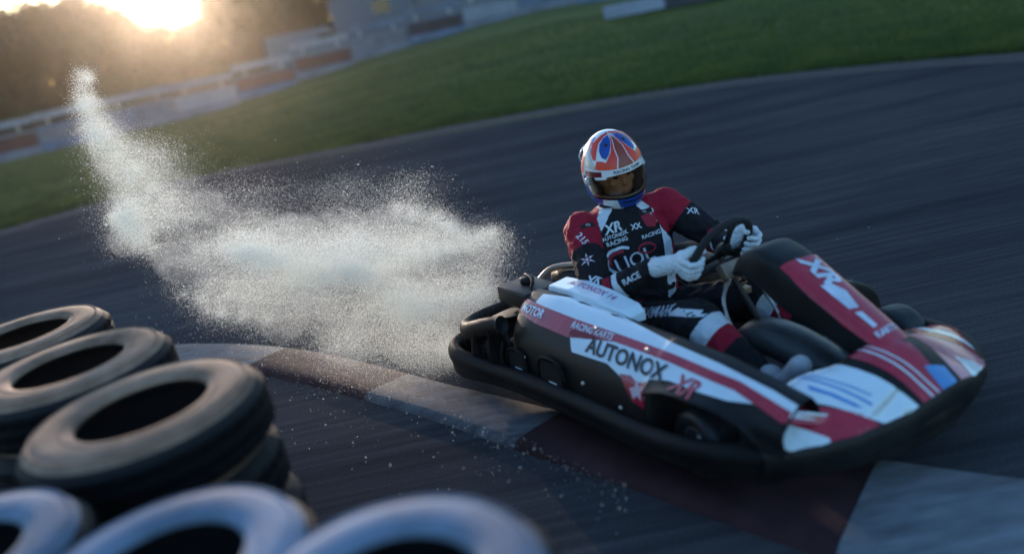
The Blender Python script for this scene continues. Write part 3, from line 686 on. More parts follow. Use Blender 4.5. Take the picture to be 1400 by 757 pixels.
# attributes that drive the pattern of the suit
def segpar(p, a, b):
    d = b-a; L2 = d.length_squared; t_ = (p-a).dot(d)/L2; q = a+d*max(0, min(1, t_)); return t_, (p-q).length
def amp(co):
    if co.z > .76: return 0
    a = 1.0
    for e in (el_n, el_f): a += 1.3*max(0, 1-(co-e).length/.13)
    a += 1.2*max(0, 1-abs(co.z-.36)/.1)*(1 if co.x < .35 else 0)
    for e in (kn_n, kn_f): a += .6*max(0, 1-(co-e).length/.12)
    return a
wrinkle(me, .009, 14, amp); me.update(); wrinkle(me, .0022, 48, amp)
nv = len(me.vertices)
at_r = me.attributes.new('red_f', 'FLOAT', 'POINT'); at_w = me.attributes.new('white_f', 'FLOAT', 'POINT'); at_s = me.attributes.new('skin_f', 'FLOAT', 'POINT')
RF, WF, SF = [], [], []
ct, st = math.cos(YW), math.sin(YW)
for v in me.vertices:
    p = v.co; red = -1.; wht = -1.; skin = 1. if p.z > .80 and (p-HC).length < .165 else -1.
    cands = [(segpar(p, sh_n, el_n), 'un'), (segpar(p, el_n, wr_n), 'fn'), (segpar(p, sh_f, el_f), 'uf'), (segpar(p, el_f, wr_f), 'ff'),
             (segpar(p, kn_n, an_n), 'ln'), (segpar(p, kn_f, an_f), 'lf'), (segpar(p, hip_n, kn_n), 'tn'), (segpar(p, hip_f, kn_f), 'tf')]
    (t_, d_), nm = min(((tt, k) for tt, k in cands), key=lambda q: q[0][1])
    q = Vector((ct*(p.x-.1)+st*(p.y+.01), -st*(p.x-.1)+ct*(p.y+.01), p.z))    # chest frame
    if nm in ('un', 'uf') and d_ < .125 and abs(q.y) > .135:
        red = max(red, (.38-t_)*.3)
        edge = .50 - .10*math.sin(6*q.x*5)
        if nm == 'uf': red = (.32-t_)*.3
        red = min(red, .12)
        # inner seam of the arm (towards the chest)
        red = max(red, (.16-abs(q.x-.0))*0-1)
    elif nm in ('fn', 'ff') and d_ < .095:
        ba = abs(t_-.42)
        if ba < .12: wht = .05-abs(t_-.44)*1.0
        red = .06-abs(t_-.30)*1.0
        if p.z < -1: pass
    elif nm in ('ln', 'lf') and d_ < .13:
        wht = .09-abs(t_-.20)*1.0; red = .09-abs(t_-.36)*.8
        wht = min(wht, .2)
    elif p.z > .2 and p.z < .78 and nm not in ('tn', 'tf') or (p.x < .3 and p.z > .28):
        ay = abs(q.y); lim = .172 if q.z > .45 else .172-(.45-q.z)*.1
        red = min(.1, (ay-lim-.012)) if q.z > .40 else min(.1, ay-.15)
        wht = .024-abs(ay-(lim if q.z < .66 else lim-(q.z-.66)*.9))
        if q.z > .715: red = min(.05, ay-.10)
        if q.y < 0 and q.z < .34: red = .02
    RF.append(red); WF.append(wht); SF.append(skin)
at_r.data.foreach_set('value', RF); at_w.data.foreach_set('value', WF); at_s.data.foreach_set('value', SF)
m, t, b = _nt('race_suit'); SUIT = m
def att(nm):
    a_ = N(t, 'ShaderNodeAttribute', attribute_name=nm); g = N(t, 'ShaderNodeMath', operation='GREATER_THAN'); g.inputs[1].default_value = 0; t.links.new(a_.outputs['Fac'], g.inputs[0]); return g.outputs[0]
tc = N(t, 'ShaderNodeTexCoord'); nz = N(t, 'ShaderNodeTexNoise'); nz.inputs['Scale'].default_value = 220; t.links.new(tc.outputs['Object'], nz.inputs[0])
blk = cr(t, nz.outputs[0], [(.3,(.007,.007,.010)),(.7,(.016,.016,.020))]); redc = cr(t, nz.outputs[0], [(.3,(.24,.008,.022)),(.7,(.38,.014,.04))]); wc = cr(t, nz.outputs[0], [(.3,(.55,.60,.68)),(.7,(.72,.75,.80))])
skn = N(t, 'ShaderNodeTexNoise'); skn.inputs['Scale'].default_value = 30; t.links.new(tc.outputs['Object'], skn.inputs[0]); sc_ = cr(t, skn.outputs[0], [(.3,(.50,.24,.13)),(.7,(.62,.32,.19))])
c = mix(t, blk.outputs[0], redc.outputs[0], att('red_f')); c = mix(t, c, wc.outputs[0], att('white_f')); c = mix(t, c, sc_.outputs[0], att('skin_f'))
t.links.new(c, b.inputs['Base Color']); b.inputs['Roughness'].default_value = .82; b.inputs['Specular IOR Level'].default_value = .2
bp = N(t, 'ShaderNodeBump'); bp.inputs['Strength'].default_value = .3; bp.inputs['Distance'].default_value = .002; t.links.new(nz.outputs[0], bp.inputs['Height']); t.links.new(bp.outputs[0], b.inputs['Normal'])
body = obj('body', me, SUIT, drv)
for s in (-1, 1):
    bm = bmesh.new(); ellipsoid(bm, H(.088,.032*s,.002), (.010,.013,.007), HM); obj('eye', bm, mat('eye_dark', (.03,.02,.015), .1, var=.3), drv)

# ---- suit prints
bb = bvh_of(body)
CU = Vector((-math.sin(YW), math.cos(YW), 0)); CN = Vector((-math.cos(YW), -math.sin(YW), -.05)).normalized()
# seen from the front: driver's left (+y) is on the viewer's right
CV = Vector((-.12,0,1)).normalized(); CO = Vector((.10,-.01,.0)) + Vector((math.cos(YW), math.sin(YW), 0))*.16
def cpt(u_, z): return Vector((CO.x, CO.y, z)) + CU*u_
def ctext(s, u_, z, size, m_, **k): return dtext('suit_lettering', s, m_, drv, bb, cpt(u_, z), CU, CV, CN, size=size, off=.002, step=.02, **k)
ctext('XR', -.08, .685, .060, SUITWHT, bold=.0018, shear=.3, rot=.15)
ctext('AUTONOX', -.075, .650, .024, SUITWHT, bold=.0006, rot=.18)
ctext('RACING', -.07, .624, .027, SUITWHT, bold=.0006, rot=.2)
ctext('RACING', .095, .625, .026, SUITWHT, bold=.0006, rot=.1)
decal('suit_crest', poly_bm([[(-.035,.03),(.035,.035),(.035,-.01),(.02,-.03),(-.02,-.02)]]), SUITRED, drv, bb, cpt(.10,.685), CU, CV, CN, off=.002)
ctext('XX', .03, .675, .034, SUITWHT, bold=.001)
def ring_poly(a, b, wd, n=28, a0=0, a1=360):
    o_ = []; 
    P_ = [R(a0+(a1-a0)*k/n) for k in range(n+1)]
    for k in range(n):
        o_.append([(a*math.cos(P_[k]), b*math.sin(P_[k])), (a*math.cos(P_[k+1]), b*math.sin(P_[k+1])), ((a-wd)*math.cos(P_[k+1]), (b-wd)*math.sin(P_[k+1])), ((a-wd)*math.cos(P_[k]), (b-wd)*math.sin(P_[k]))])
    return o_
decal('belly_emblem', poly_bm(ring_poly(.085,.066,.013,28,60,310)), SUITWHT, drv, bb, cpt(-.06,.535), CU, CV, CN, off=.0025)
decal('belly_emblem', poly_bm(ring_poly(.068,.05,.014,28,80,200)), SUITRED, drv, bb, cpt(-.06,.535), CU, CV, CN, off=.0025)
ctext('UOL', -.005, .525, .095, SUITWHT, bold=.001, rot=.2)
decal('belly_emblem', poly_bm(ring_poly(.045,.026,.010)), SUITRED, drv, bb, cpt(.06,.57), CU, CV, CN, off=.003)
for (u_, z_) in ((-.155,.69), (.12,.70)):
    decal('shoulder_strap', poly_bm([[(-.035,-.022),(.035,-.012),(.035,.024),(-.035,.014)]]), SUITBLK, drv, bb, cpt(u_, z_)+Vector((-.06,0,.05)), CU, CV, Vector((-.6,.1,-.8)), off=.002)
    decal('strap_ring', poly_bm(ring_poly(.010,.008,.003,14)), SUITWHT, drv, bb, cpt(u_, z_)+Vector((-.06,0,.05)), CU, CV, Vector((-.6,.1,-.8)), off=.0035)
# sleeve prints: near upper arm faces the camera side (-y, +x)
AD = (el_n-sh_n).normalized(); AN = Vector((-.72,.62,-.15)); AN = (AN-AD*AN.dot(AD)).normalized(); AV = AN.cross(AD); 
if AV.z < 0: AV = -AV
def apt(f): return sh_n.lerp(el_n, f)
dtext('sleeve_lettering', '215', SUITWHT, drv, bb, apt(.30), AD, AV, AN, size=.045, bold=.001, off=.002, rot=R(25))
star = []
for k in range(6):
    a = k*math.pi/3; star.append([(.008*math.cos(a+1.57), .008*math.sin(a+1.57)), (.036*math.cos(a), .036*math.sin(a)), (.008*math.cos(a-1.57), .008*math.sin(a-1.57))])
decal('sleeve_star', poly_bm(star), SUITWHT, drv, bb, apt(.60), AD, AV, AN, off=.002)
decal('sleeve_star', poly_bm(ring_poly(.016,.012,.006,14)), SUITRED, drv, bb, apt(.60), AD, AV, AN, off=.0035)
dtext('sleeve_mark', 'XR', SUITWHT, drv, bb, apt(.88), AD, AV, AN, size=.06, bold=.002, shear=.3, off=.002, rot=R(60))
FD = (wr_n-el_n).normalized(); FN2 = Vector((-.72,.55,-.35)); FN2 = (FN2-FD*FN2.dot(FD)).normalized(); FV2 = FN2.cross(FD)
if FV2.z < 0: FV2 = -FV2
dtext('cuff_lettering', 'RACE', SUITWHT, drv, bb, el_n.lerp(wr_n, .72), FD, FV2, FN2, size=.036, bold=.001, off=.002)
UD = (el_f-sh_f).normalized(); UN = Vector((-.75,.1,-.55)); UN = (UN-UD*UN.dot(UD)).normalized(); UV = UN.cross(UD)
if UV.z < 0: UV = -UV
dtext('sleeve_lettering', 'XR', SUITWHT, drv, bb, sh_f.lerp(el_f, .45), UD, UV, UN, size=.045, bold=.001, off=.002, rot=R(40))
# thigh lettering
TD = (kn_n-hip_n).normalized(); TN = Vector((-.45,.75,-.35)); TN = (TN-TD*TN.dot(TD)).normalized(); TV = TN.cross(TD)
if TV.z < 0: TV = -TV
dtext('thigh_lettering', 'YAMAHA', SUITWHT, drv, bb, hip_n.lerp(kn_n, .68)+TV*.055, TD, TV, TN, size=.066, bold=.0015, off=.004)
decal('thigh_bar', poly_bm([[(-.05,-.015),(.0,.016),(.11,-.004),(.11,-.03),(.0,-.018)]]), SUITWHT, drv, bb, hip_n.lerp(kn_n, .97)+TV*.05, TD, TV, TN, off=.002)

# ---- helmet shell
HA, HB, HCz = .170, .145, .200
def hp(az, el, off=0):
    """az 0 = forward, + to driver's left; el in degrees"""
    a, e = R(az), R(el)
    x = math.cos(e)*math.cos(a); y = math.cos(e)*math.sin(a); z = math.sin(e)
    k = 1.0
    if el < 0 and x > 0: k += .17*max(0, x)**2*min(1, -el/32)          # chin bar
    zz = z*(HCz if z > 0 else HCz*1.10)
    if el < -52: k *= 1-.10*(-52-el)/38
    p = Vector((x*HA*k, y*HB*(1-.05*(z < 0)*abs(z)), zz))
    p *= 1+off/.15
    return HC + HM @ p
bm = bmesh.new()
def eyeport(az, el):
    return abs(az) < 74 and -17+.0*abs(az) < el < (17 - 6*(abs(az)/74)**2)
els = list(np.linspace(-62, 88, 51)); azs = list(np.linspace(-180, 180, 121))[:-1]
VV = [[bm.verts.new(hp(a, e)) for a in azs] for e in els]
for i in range(len(els)-1):
    for j in range(len(azs)):
        a = azs[j]+1.5; e = (els[i]+els[i+1])/2
        if eyeport(a, e): continue
        j2 = (j+1) % len(azs); bm.faces.new((VV[i][j], VV[i][j2], VV[i+1][j2], VV[i+1][j]))
cap(bm, VV[-1])
bmesh.ops.delete(bm, geom=[v for v in bm.verts if not v.link_faces], context='VERTS')
helmet = obj('helmet', bm, HWHITE, drv); s_ = helmet.modifiers.new('s', 'SOLIDIFY'); s_.thickness = .012; s_.offset = -1
def hdec(name, polys, m_, off, par=None):
    """polygons in (az, el) degrees; densified so that they follow the shell"""
    bm = poly_bm(polys)
    for lo, hi, ax in ((-180,180,(1,0,0)), (-65,90,(0,1,0))):
        for k in range(int((hi-lo)/6)):
            bmesh.ops.bisect_plane(bm, geom=bm.verts[:]+bm.edges[:]+bm.faces[:], plane_co=Vector(ax)*(lo+k*6+.01), plane_no=ax)
    for v in bm.verts: v.co = hp(v.co.x, v.co.y, off)
    return obj(name, bm, m_, par or helmet)
# visor
bm = bmesh.new(); grid(bm, [[hp(a, e, .004) for a in np.linspace(-78, 78, 53)] for e in np.linspace(-18.5, 18, 18)])
m, t, b = _nt('smoked_visor'); VIS = m; t.nodes.remove(b)
tr = N(t, 'ShaderNodeBsdfTransparent'); tr.inputs[0].default_value = (.66,.59,.51,1); gl = N(t, 'ShaderNodeBsdfGlossy'); gl.inputs['Roughness'].default_value = .05; gl.inputs[0].default_value = (.8,.85,.9,1)
fz = N(t, 'ShaderNodeFresnel'); fz.inputs[0].default_value = 1.5; mx = N(t, 'ShaderNodeMixShader'); t.links.new(fz.outputs[0], mx.inputs[0]); t.links.new(tr.outputs[0], mx.inputs[1]); t.links.new(gl.outputs[0], mx.inputs[2])
t.links.new(mx.outputs[0], [n_ for n_ in t.nodes if n_.type == 'OUTPUT_MATERIAL'][0].inputs[0])
visor = obj('visor', bm, VIS, helmet)
# visor strip and trims
hdec('visor_banner', [[(-48,11),(-20,13.5),(20,13.5),(48,11),(48,19),(20,20.5),(-20,20.5),(-48,19)]], HWHITE, .0062)
hdec('visor_frame', [[(-84,10),(-48,12.5),(-48,19),(-84,17)], [(48,12.5),(84,10),(84,17),(48,19)]], HMAR, .0062)
hdec('visor_tab', [[(-62,8),(-40,9),(-40,12),(-52,12),(-62,11)]], HWHITE, .0068); hdec('visor_tab', [[(40,9),(52,8),(52,12),(40,12)]], HWHITE, .0068)
hdec('visor_edge', [[(-80,-19.5),(80,-19.5),(80,-16.5),(-80,-16.5)]], mat('visor_black', (.008,.008,.009), .2, coat=.5), .0050)
tb = text_bm('RACING TEAM', 5.2, .12, 0, 1.25)
for v in tb.verts: v.co = hp(v.co.x*1.25, 16.8+v.co.y*1.0, .0072)
obj('banner_lettering', tb, INK, helmet)
for s in (-1, 1):
    bm = bmesh.new(); q = hp(82*s, 2, .004); nn = (q-HC).normalized(); lathe(bm, [(.001,.006),(.016,.006),(.019,.0),(.019,-.004)], 20, Matrix.Translation(q) @ nn.to_track_quat('Z','Y').to_matrix().to_4x4()); obj('visor_pivot', bm, HGREY, helmet)
# paint
for s in (-1, 1):
    S = lambda L: [[(a*s, e) for a, e in p] for p in L]
    hdec('copper_centre', S([[(0,21),(17,21),(11,34),(12,50),(6,66),(0,72)]]), HBROWN, .0012)
    hdec('red_flash', S([[(17,21),(62,21),(58,33),(46,33),(38,31),(24,45),(17,58),(8,74),(3,78),(6,66),(12,50),(11,34)]]), HRED, .0016)
    hdec('blue_eye', S([[(29,42),(37,35),(46,38),(53,47),(55,58),(44,70),(18,76),(15,66),(19,57)]]), HBLUE, .0016)
    hdec('red_crown', S([[(60,34),(66,33),(78,44),(84,58),(70,76),(40,84),(12,86),(8,80),(44,73),(60,60)]]), HRED, .0014)
    hdec('blue_crown', S([[(100,42),(112,40),(118,60),(96,70),(88,62)]]), HBLUE, .0014)
    hdec('silver_swoosh', S([[(56,21),(76,21),(92,28),(96,42),(80,52),(78,40),(66,30)]]), HGREY, .0016)
    hdec('white_line', S([[(17.2,21),(18.8,21),(13,34),(14,50),(8,66),(4,76),(3,75),(6,66),(12,50),(11,34)]]), HWHITE, .0022)
    hdec('red_side_flash', S([[(96,10),(104,10),(104,40),(92,56),(84,60),(92,46),(97,34)]]), HRED, .0016)
    hdec('blue_side', S([[(88,10),(96,8),(100,-20),(86,-40),(62,-40),(56,-20),(78,-20),(86,-10)]]), HBLUE, .0016)
    hdec('white_cheek', S([[(32,-20),(58,-20),(64,-32),(56,-44),(34,-42),(28,-34)]]), HWHITE, .0026)
    hdec('red_chin', S([[(0,-58),(30,-58),(52,-52),(58,-46),(34,-43),(26,-37),(20,-46),(0,-54)]]), HRED, .002)
    hdec('navy_chin', S([[(0,-54),(18,-48),(27,-38),(20,-34.5),(0,-34.5)]]), HNAVY, .002)
    hdec('blue_chin', S([[(0,-34.5),(20,-34.5),(28,-34),(32,-19.5),(0,-19.5)]]), HBLUE, .002)
    hdec('chin_vent', S([[(0,-27),(24,-26),(24,-23.5),(0,-24.5)]]), INK, .003)
    hdec('maroon_base', S([[(52,-53),(84,-42),(120,-36),(120,-60),(52,-60)]]), HMAR, .0022)
    bm = bmesh.new(); q = hp(34*s, 57, .001); nn = (q-HC).normalized(); lathe(bm, [(.001,.004),(.007,.003),(.010,0)], 14, Matrix.Translation(q) @ nn.to_track_quat('Z','Y').to_matrix().to_4x4()); obj('air_vent', bm, INK, helmet)
# rear spoiler on the crown
bm = bmesh.new(); rows = []
for a in np.linspace(120, 240, 13):
    rows.append([hp(a, 40, .002), hp(a, 33, .009), hp(a, 26, .012), hp(a, 20, .002)])
grid(bm, rows); obj('spoiler', bm, HWHITE, helmet, solid=.004)
bm = bmesh.new(); tube(bm, [hp(a, -62, -.004) for a in np.linspace(-180, 180, 61)[:-1]], .007, 8, closed=True); obj('helmet_rim', bm, INK, helmet)
bm = bmesh.new(); lathe(bm, [(.098,0),(.100,.02),(.090,.045)], 30, Matrix.Translation((.09,0,.77))); obj('collar', bm, SUITBLK, drv, solid=.008)

# ---- gloves: palm, five fingers closed round the rim
def hand(name, ang, wrist, s):
    """s = +1 driver's left hand, -1 right. ang = place on the rim"""
    c0 = rim(ang, .150); tdir = (E2*math.cos(ang)-E1*math.sin(ang)).normalized(); rad = (E1*math.cos(ang)+E2*math.sin(ang)).normalized()
    if s < 0: tdir = -tdir     # tdir runs from the little finger to the index finger, upwards on the rim
    if tdir.z < 0: tdir = -tdir
    nd = SN
    bm = bmesh.new()
    pc = c0 + rad*.030 + nd*.034
    Mp = Matrix((tdir, (rad*.65-nd*.75).normalized(), tdir.cross((rad*.65-nd*.75).normalized()))).transposed()
    ellipsoid(bm, pc, (.047,.040,.024), Mp)
    capsule(bm, pc, .032, wrist.lerp(pc, .35), .036)
    for k, (o_, L) in enumerate(((.037,.95),(.0125,1.08),(-.0125,1.0),(-.036,.80))):
        b0 = c0 + tdir*o_
        kn = b0 + rad*(.048*L) + nd*(.012)
        k1 = b0 + rad*(.040*L) - nd*(.022*L)
        k2 = b0 + rad*.010 - nd*(.034*L)
        k3 = b0 - rad*(.020*L) - nd*(.020)
        capsule(bm, pc+tdir*o_*.8, .0135, kn, .0112); capsule(bm, kn, .0114, k1, .0100, 10); capsule(bm, k1, .0102, k2, .0096, 10); capsule(bm, k2, .0096, k3, .0088, 10)
    th0 = pc + tdir*.030 - rad*.008
    th1 = c0 + tdir*.050 - rad*.012 + nd*.022; th2 = c0 + tdir*.058 - rad*.028 - nd*.004
    capsule(bm, th0, .018, th1, .0145, 10); capsule(bm, th1, .0142, th2, .0115, 10)
    me = remesh(bm, .0024, 2); wrinkle(me, .0030, 55)
    for v in me.vertices: v.co = c0 + (v.co-c0)*1.17
    g = obj(name, me, GLOVE, drv)
    return g
hand('glove', R(192), wr_n, -1)
hand('glove', R(-4), wr_f, 1)
# cuff prints on the gloves' wrists
# ---- shoes
for a_, kn_ in ((an_n, kn_n), (an_f, kn_f)):
    bm = bmesh.new(); toe = a_ + Vector((.135, 0, .12)); heel = a_ + Vector((-.015,0,-.045))
    capsule(bm, a_+Vector((-.01,0,.03)), .056, heel, .050); capsule(bm, heel, .048, a_+Vector((.06,0,.0)), .050); capsule(bm, a_+Vector((.06,0,.01)), .050, toe, .042)
    shoe = obj('shoe', remesh(bm, .005, 4), SHOE, drv)
    bm = bmesh.new(); tube(bm, [heel+Vector((-.01,0,-.03)), a_+Vector((.07,0,-.035)), toe+Vector((.02,0,-.02))], [.030,.036,.026], 10, rz=.010); obj('sole', bm, GREEN, shoe)

# ------------------------------------------------------------------ far side: barrier, vans, trees
def ray_z(ph, r): return terr(ph, r)
CONC = mat('weathered_concrete', (.16,.17,.20), .85, var=.3, vscale=2, bump=.3)
CONCB = mat('blue_painted_concrete', (.11,.15,.22), .8, var=.3, vscale=2, bump=.3)
REDB = mat('faded_red_banner', (.11,.035,.03), .7, var=.4, vscale=1.5)
WBAN = mat('white_banner', (.24,.26,.31), .6, var=.2, vscale=1.5)
DKB = mat('dark_hoarding', (.035,.03,.04), .7, var=.4, vscale=2)
VANW = mat('white_van_paint', (.12,.14,.18), .5, coat=.1, var=.1)
VANB = mat('pale_blue_truck_paint', (.08,.11,.16), .5, coat=.1, var=.1)
GLASSD = mat('dark_vehicle_glass', (.01,.012,.016), .08, spec=.8, var=.1)
rs = random.Random(3)
kinds = [('white', WBAN), ('pale concrete', CONC), ('faded red', REDB), ('blue-grey', CONCB), ('dark', DKB)]
seq = [0,3,2,1,3,0,2,2,1,4,0,3,1,2,4,3,0,1,2,3]
prev = None; k = 0
BR = lambda ph: 38.0+1.5*math.sin(R(ph*3))
ph = -40.0
while ph < 30:
    r_ = BR(ph); stp = math.degrees(2.6/r_)
    a, b2 = pol(ph, r_), pol(ph+stp, BR(ph+stp)); c_ = (a+b2)/2; d_ = (b2-a); zz = terr(ph+stp/2, r_)-.05
    i = seq[k % len(seq)]
    T = thing('barrier_section', f'{kinds[i][0]} barrier section between {kinds[seq[(k-1) % len(seq)]][0]} and {kinds[seq[(k+1) % len(seq)]][0]} ones, number {k+1} from the left', 'barrier', Matrix.Translation((c_.x, c_.y, zz)) @ Matrix.Rotation(math.atan2(d_.y, d_.x), 4, 'Z'), 'barrier sections lining the far edge of the grass')
    L = d_.length*.985; hh = .95+.1*rs.random()
    bm = bmesh.new()
    rows = [[(x, y, z) for y, z in ((-.32,0),(-.30,.18),(-.14,.36),(-.10,hh),(.10,hh),(.14,.36),(.30,.18),(.32,0))] for x in (-L/2, L/2)]
    V = grid(bm, rows); cap(bm, V[0]); cap(bm, V[1]); obj('concrete_block', bm, CONC if k % 3 else CONCB, T, smooth=False)
    bm = bmesh.new(); box(bm, (0,-.15,.62), (L*.96,.02,.52)); obj('banner', bm, kinds[i][1], T, smooth=False)
    for x in (-L*.3, L*.3):
        bm = bmesh.new(); box(bm, (x,0,hh+.25), (.07,.07,.5)); obj('fence_post', bm, STEEL, T, smooth=False)
    bm = bmesh.new(); box(bm, (0,-.05,hh+.36), (L*1.0,.05,.26)); obj('guard_rail', bm, WBAN if ph < -8 else CONCB, T, smooth=False)
    ph += stp; k += 1

def van(ph, r, yaw, label, paint, L=5.2, Hh=2.4, truck=False):
    p = pol(ph, r, terr(ph, r)); T = thing('parked_truck' if truck else 'parked_van', label, 'truck' if truck else 'van', Matrix.Translation(p) @ Matrix.Rotation(R(-ph)+yaw, 4, 'Z'), 'vehicles parked behind the barrier')
    W_ = 2.0; bm = bmesh.new()
    prof = [(-L/2,.45),(-L/2,Hh),(L/2-1.5,Hh),(L/2-.75,Hh*.62),(L/2-.05,Hh*.5),(L/2,.45)] if not truck else [(-L/2,.9),(-L/2,Hh),(L/2-.1,Hh),(L/2,Hh-.1),(L/2,.9)]
    rows = [[(x, y, z) for x, z in prof] for y in (-W_/2, W_/2)]
    V = grid(bm, rows, close_u=True); cap(bm, V[0]); cap(bm, V[1]); bmesh.ops.recalc_face_normals(bm, faces=bm.faces)
    obj('body' if not truck else 'cargo_box', bm, paint, T, smooth=False, bevel=.06)
    bm = bmesh.new(); box(bm, (0,0,.5), (L*.96,W_*.9,.35)); obj('chassis', bm, DKB, T, smooth=False)
    for y in (-1,1):
        bm = bmesh.new(); box(bm, (L/2-1.6,y*(W_/2+.005),Hh*.74), (.9,.02,Hh*.22)); obj('side_window', bm, GLASSD, T, smooth=False)
        for x in (-L*.32, L*.32):
            bm = bmesh.new(); lathe(bm, [(.001,-.12),(.2,-.12),(.34,-.10),(.35,0),(.34,.10),(.2,.12),(.001,.12)], 20, Matrix.Translation((x, y*W_*.45, .35)) @ Matrix.Rotation(math.pi/2, 4, 'X')); obj('wheel', bm, RUBBER, T)
van(-10.0, 44, R(8), 'white panel van behind the barrier, left of the taller trucks', VANW, 4.6, 2.1)
van(-5.6, 45, R(4), 'pale blue box truck with dark roof line behind the barrier', VANB, 4.2, 3.0, True)
van(-.8, 46, R(-3), 'long white box truck behind the barrier near the top edge', VANW, 5.6, 3.4, True)
van(4.6, 46, 0, 'white panel van behind the barrier, rightmost of the row', VANW, 5.2, 2.6)
# low white board with dark rubber base lying on the far grass
def low_block(ph, r, L, label, m_):
    p = pol(ph, r, terr(ph, r)-.03); T = thing('marker_block', label, 'barrier', Matrix.Translation(p) @ Matrix.Rotation(R(-ph+4), 4, 'Z'))
    bm = bmesh.new(); rows = [[(x, y, z) for y, z in ((-.28,0),(-.22,.22),(-.12,.48),(.12,.48),(.22,.22),(.28,0))] for x in (-L/2, L/2)]
    V = grid(bm, rows); cap(bm, V[0]); cap(bm, V[1]); obj('block_body', bm, m_, T, smooth=False, bevel=.02)
    bm = bmesh.new(); box(bm, (0,0,.03), (L+.1,.66,.07)); obj('rubber_base', bm, RUBBER, T, smooth=False)
low_block(12.0, 28.2, 2.0, 'white and pale blue plastic track marker block on the far grass', WBAN)
low_block(15.4, 28.4, 2.4, 'dark plastic track marker block right of the white one', DKB)

# trees
BARK = mat('dark_bark', (.045,.034,.026), .9, var=.4, vscale=12, bump=.6)
def leafmat(nm, c1, c2):
    m, t, b = _nt(nm); oi = N(t, 'ShaderNodeTexCoord'); n = N(t, 'ShaderNodeTexNoise'); n.inputs['Scale'].default_value = 1.3; n.inputs['Detail'].default_value = 5; t.links.new(oi.outputs['Object'], n.inputs[0])
    r = cr(t, n.outputs[0], [(.35, c1), (.65, c2)]); t.links.new(r.outputs[0], b.inputs['Base Color']); b.inputs['Roughness'].default_value = .7
    tl = N(t, 'ShaderNodeBsdfTranslucent'); t.links.new(r.outputs[0], tl.inputs[0]); mx = N(t, 'ShaderNodeMixShader'); mx.inputs[0].default_value = .22
    t.links.new(b.outputs[0], mx.inputs[1]); t.links.new(tl.outputs[0], mx.inputs[2]); t.links.new(mx.outputs[0], [q for q in t.nodes if q.type == 'OUTPUT_MATERIAL'][0].inputs[0]); return m
LEAF = [leafmat('autumn_brown_leaves', (.055,.040,.018), (.13,.085,.035)), leafmat('olive_leaves', (.035,.045,.014), (.09,.085,.028))]
def tris_mesh(name, C, U, Vv):
    n = len(C); co = np.empty((n, 3, 3), np.float32); co[:,0] = C-U; co[:,1] = C+U; co[:,2] = C+Vv
    me = bpy.data.meshes.new(name); me.vertices.add(n*3); me.vertices.foreach_set('co', co.ravel()); me.loops.add(n*3); me.loops.foreach_set('vertex_index', np.arange(n*3, dtype=np.int32))
    me.polygons.add(n); me.polygons.foreach_set('loop_start', np.arange(0, n*3, 3, dtype=np.int32)); me.update(calc_edges=True); return me
def unit(n): v = rng.normal(size=(n, 3)); return v/np.linalg.norm(v, axis=1, keepdims=True)
CROWNS = []
for q in range(4):
    cl = []
    for k in range(46):
        a = rng.uniform(0, 6.28); rr_ = rng.uniform(0,1)**.5; z = rng.uniform(.08, 1.0); wd = math.sin(math.pi*max(.12, min(1, (z-.02)/1.0))**.8)*.42+.06
        cl.append((math.cos(a)*rr_*wd, math.sin(a)*rr_*wd, z*.95, rng.uniform(.05, .12)))
    pts = []
    for (x, y, z, r0) in cl:
        n = 300; d = unit(n)*(rng.uniform(.2, 1.2, (n,1)))*r0*1.35; d[:,2] *= .75; pts.append(np.array([x, y, z])+d)
    C = np.concatenate(pts); n = len(C); s0 = rng.uniform(.010, .021, (n,1))
    me = tris_mesh('crown', C, unit(n)*s0, unit(n)*s0*1.5); CROWNS.append((me, cl))
def tree(ph, r, h, wd, v, label):
    T = thing('tree', label, 'tree', Matrix.Translation(pol(ph, r, terr(ph, r)-.1)), 'trees behind the barrier')
    T.rotation_euler = (0, 0, rs.uniform(0, 6))
    me, cl = CROWNS[v % 4]; me = me.copy(); me.materials.clear(); me.materials.append(LEAF[v % 2])
    c_ = bpy.data.objects.new('crown', me); link(c_, T); c_.scale = (wd, wd, h)
    bm = bmesh.new(); tp = catmull([(0,0,0),(.08,.03,h*.25),(-.05,.06,h*.5),(.05,0,h*.82)], 5); tube(bm, tp, [.24-.2*i/(len(tp)-1) for i in range(len(tp))], 8)
    for x, y, z, r0 in cl[::6]: tube(bm, catmull([(0,0,h*z*.55),(x*wd*.5,y*wd*.5,h*z*.8),(x*wd,y*wd,h*z)], 4), [.09,.075,.065,.055,.045,.035,.03,.025,.02], 5)
    obj('trunk', bm, BARK, T)
TR = [(-42,60,9,9),(-37.5,63,8.4,9),(-34,57,7.6,8),(-31,60,7.8,8),(-28.2,58,7.6,9),(-25.6,60,8.2,9),(-23.2,58,7.9,8),(-21.4,61,7.0,7),(-19.5,58,5.2,6.5),(-17.4,60,5.0,7),(-15.0,58,7.4,8),(-13,60,8.6,8),(-10.8,58,9.2,8),(-8.6,61,8.6,8.5),
      (-27,68,8.6,10),(-22.6,69,8.0,9),(-16.2,69,5.8,9),(-24.6,67,8.4,9),(-13.8,68,8.8,10),(-12,70,8,9),(-6.5,66,8,9),(-3,72,8.5,10),(1.5,72,8,10),(7,72,9,10),(12,74,9,10),(18,72,8,10),(24,70,9,10),(30,70,8,9),(-20.0,66,4.8,8),(-30,68,7.4,9),(-33,70,8,9)]
SH = [(-29.6,50,3.2,6),(-26.2,51,3.0,6),(-23,50,3.1,6),(-20,51,2.9,6),(-17,50,2.9,6),(-14,51,3.3,6),(-11.2,52,3.2,6),(-32.6,51,3.4,6)]
TR.sort()
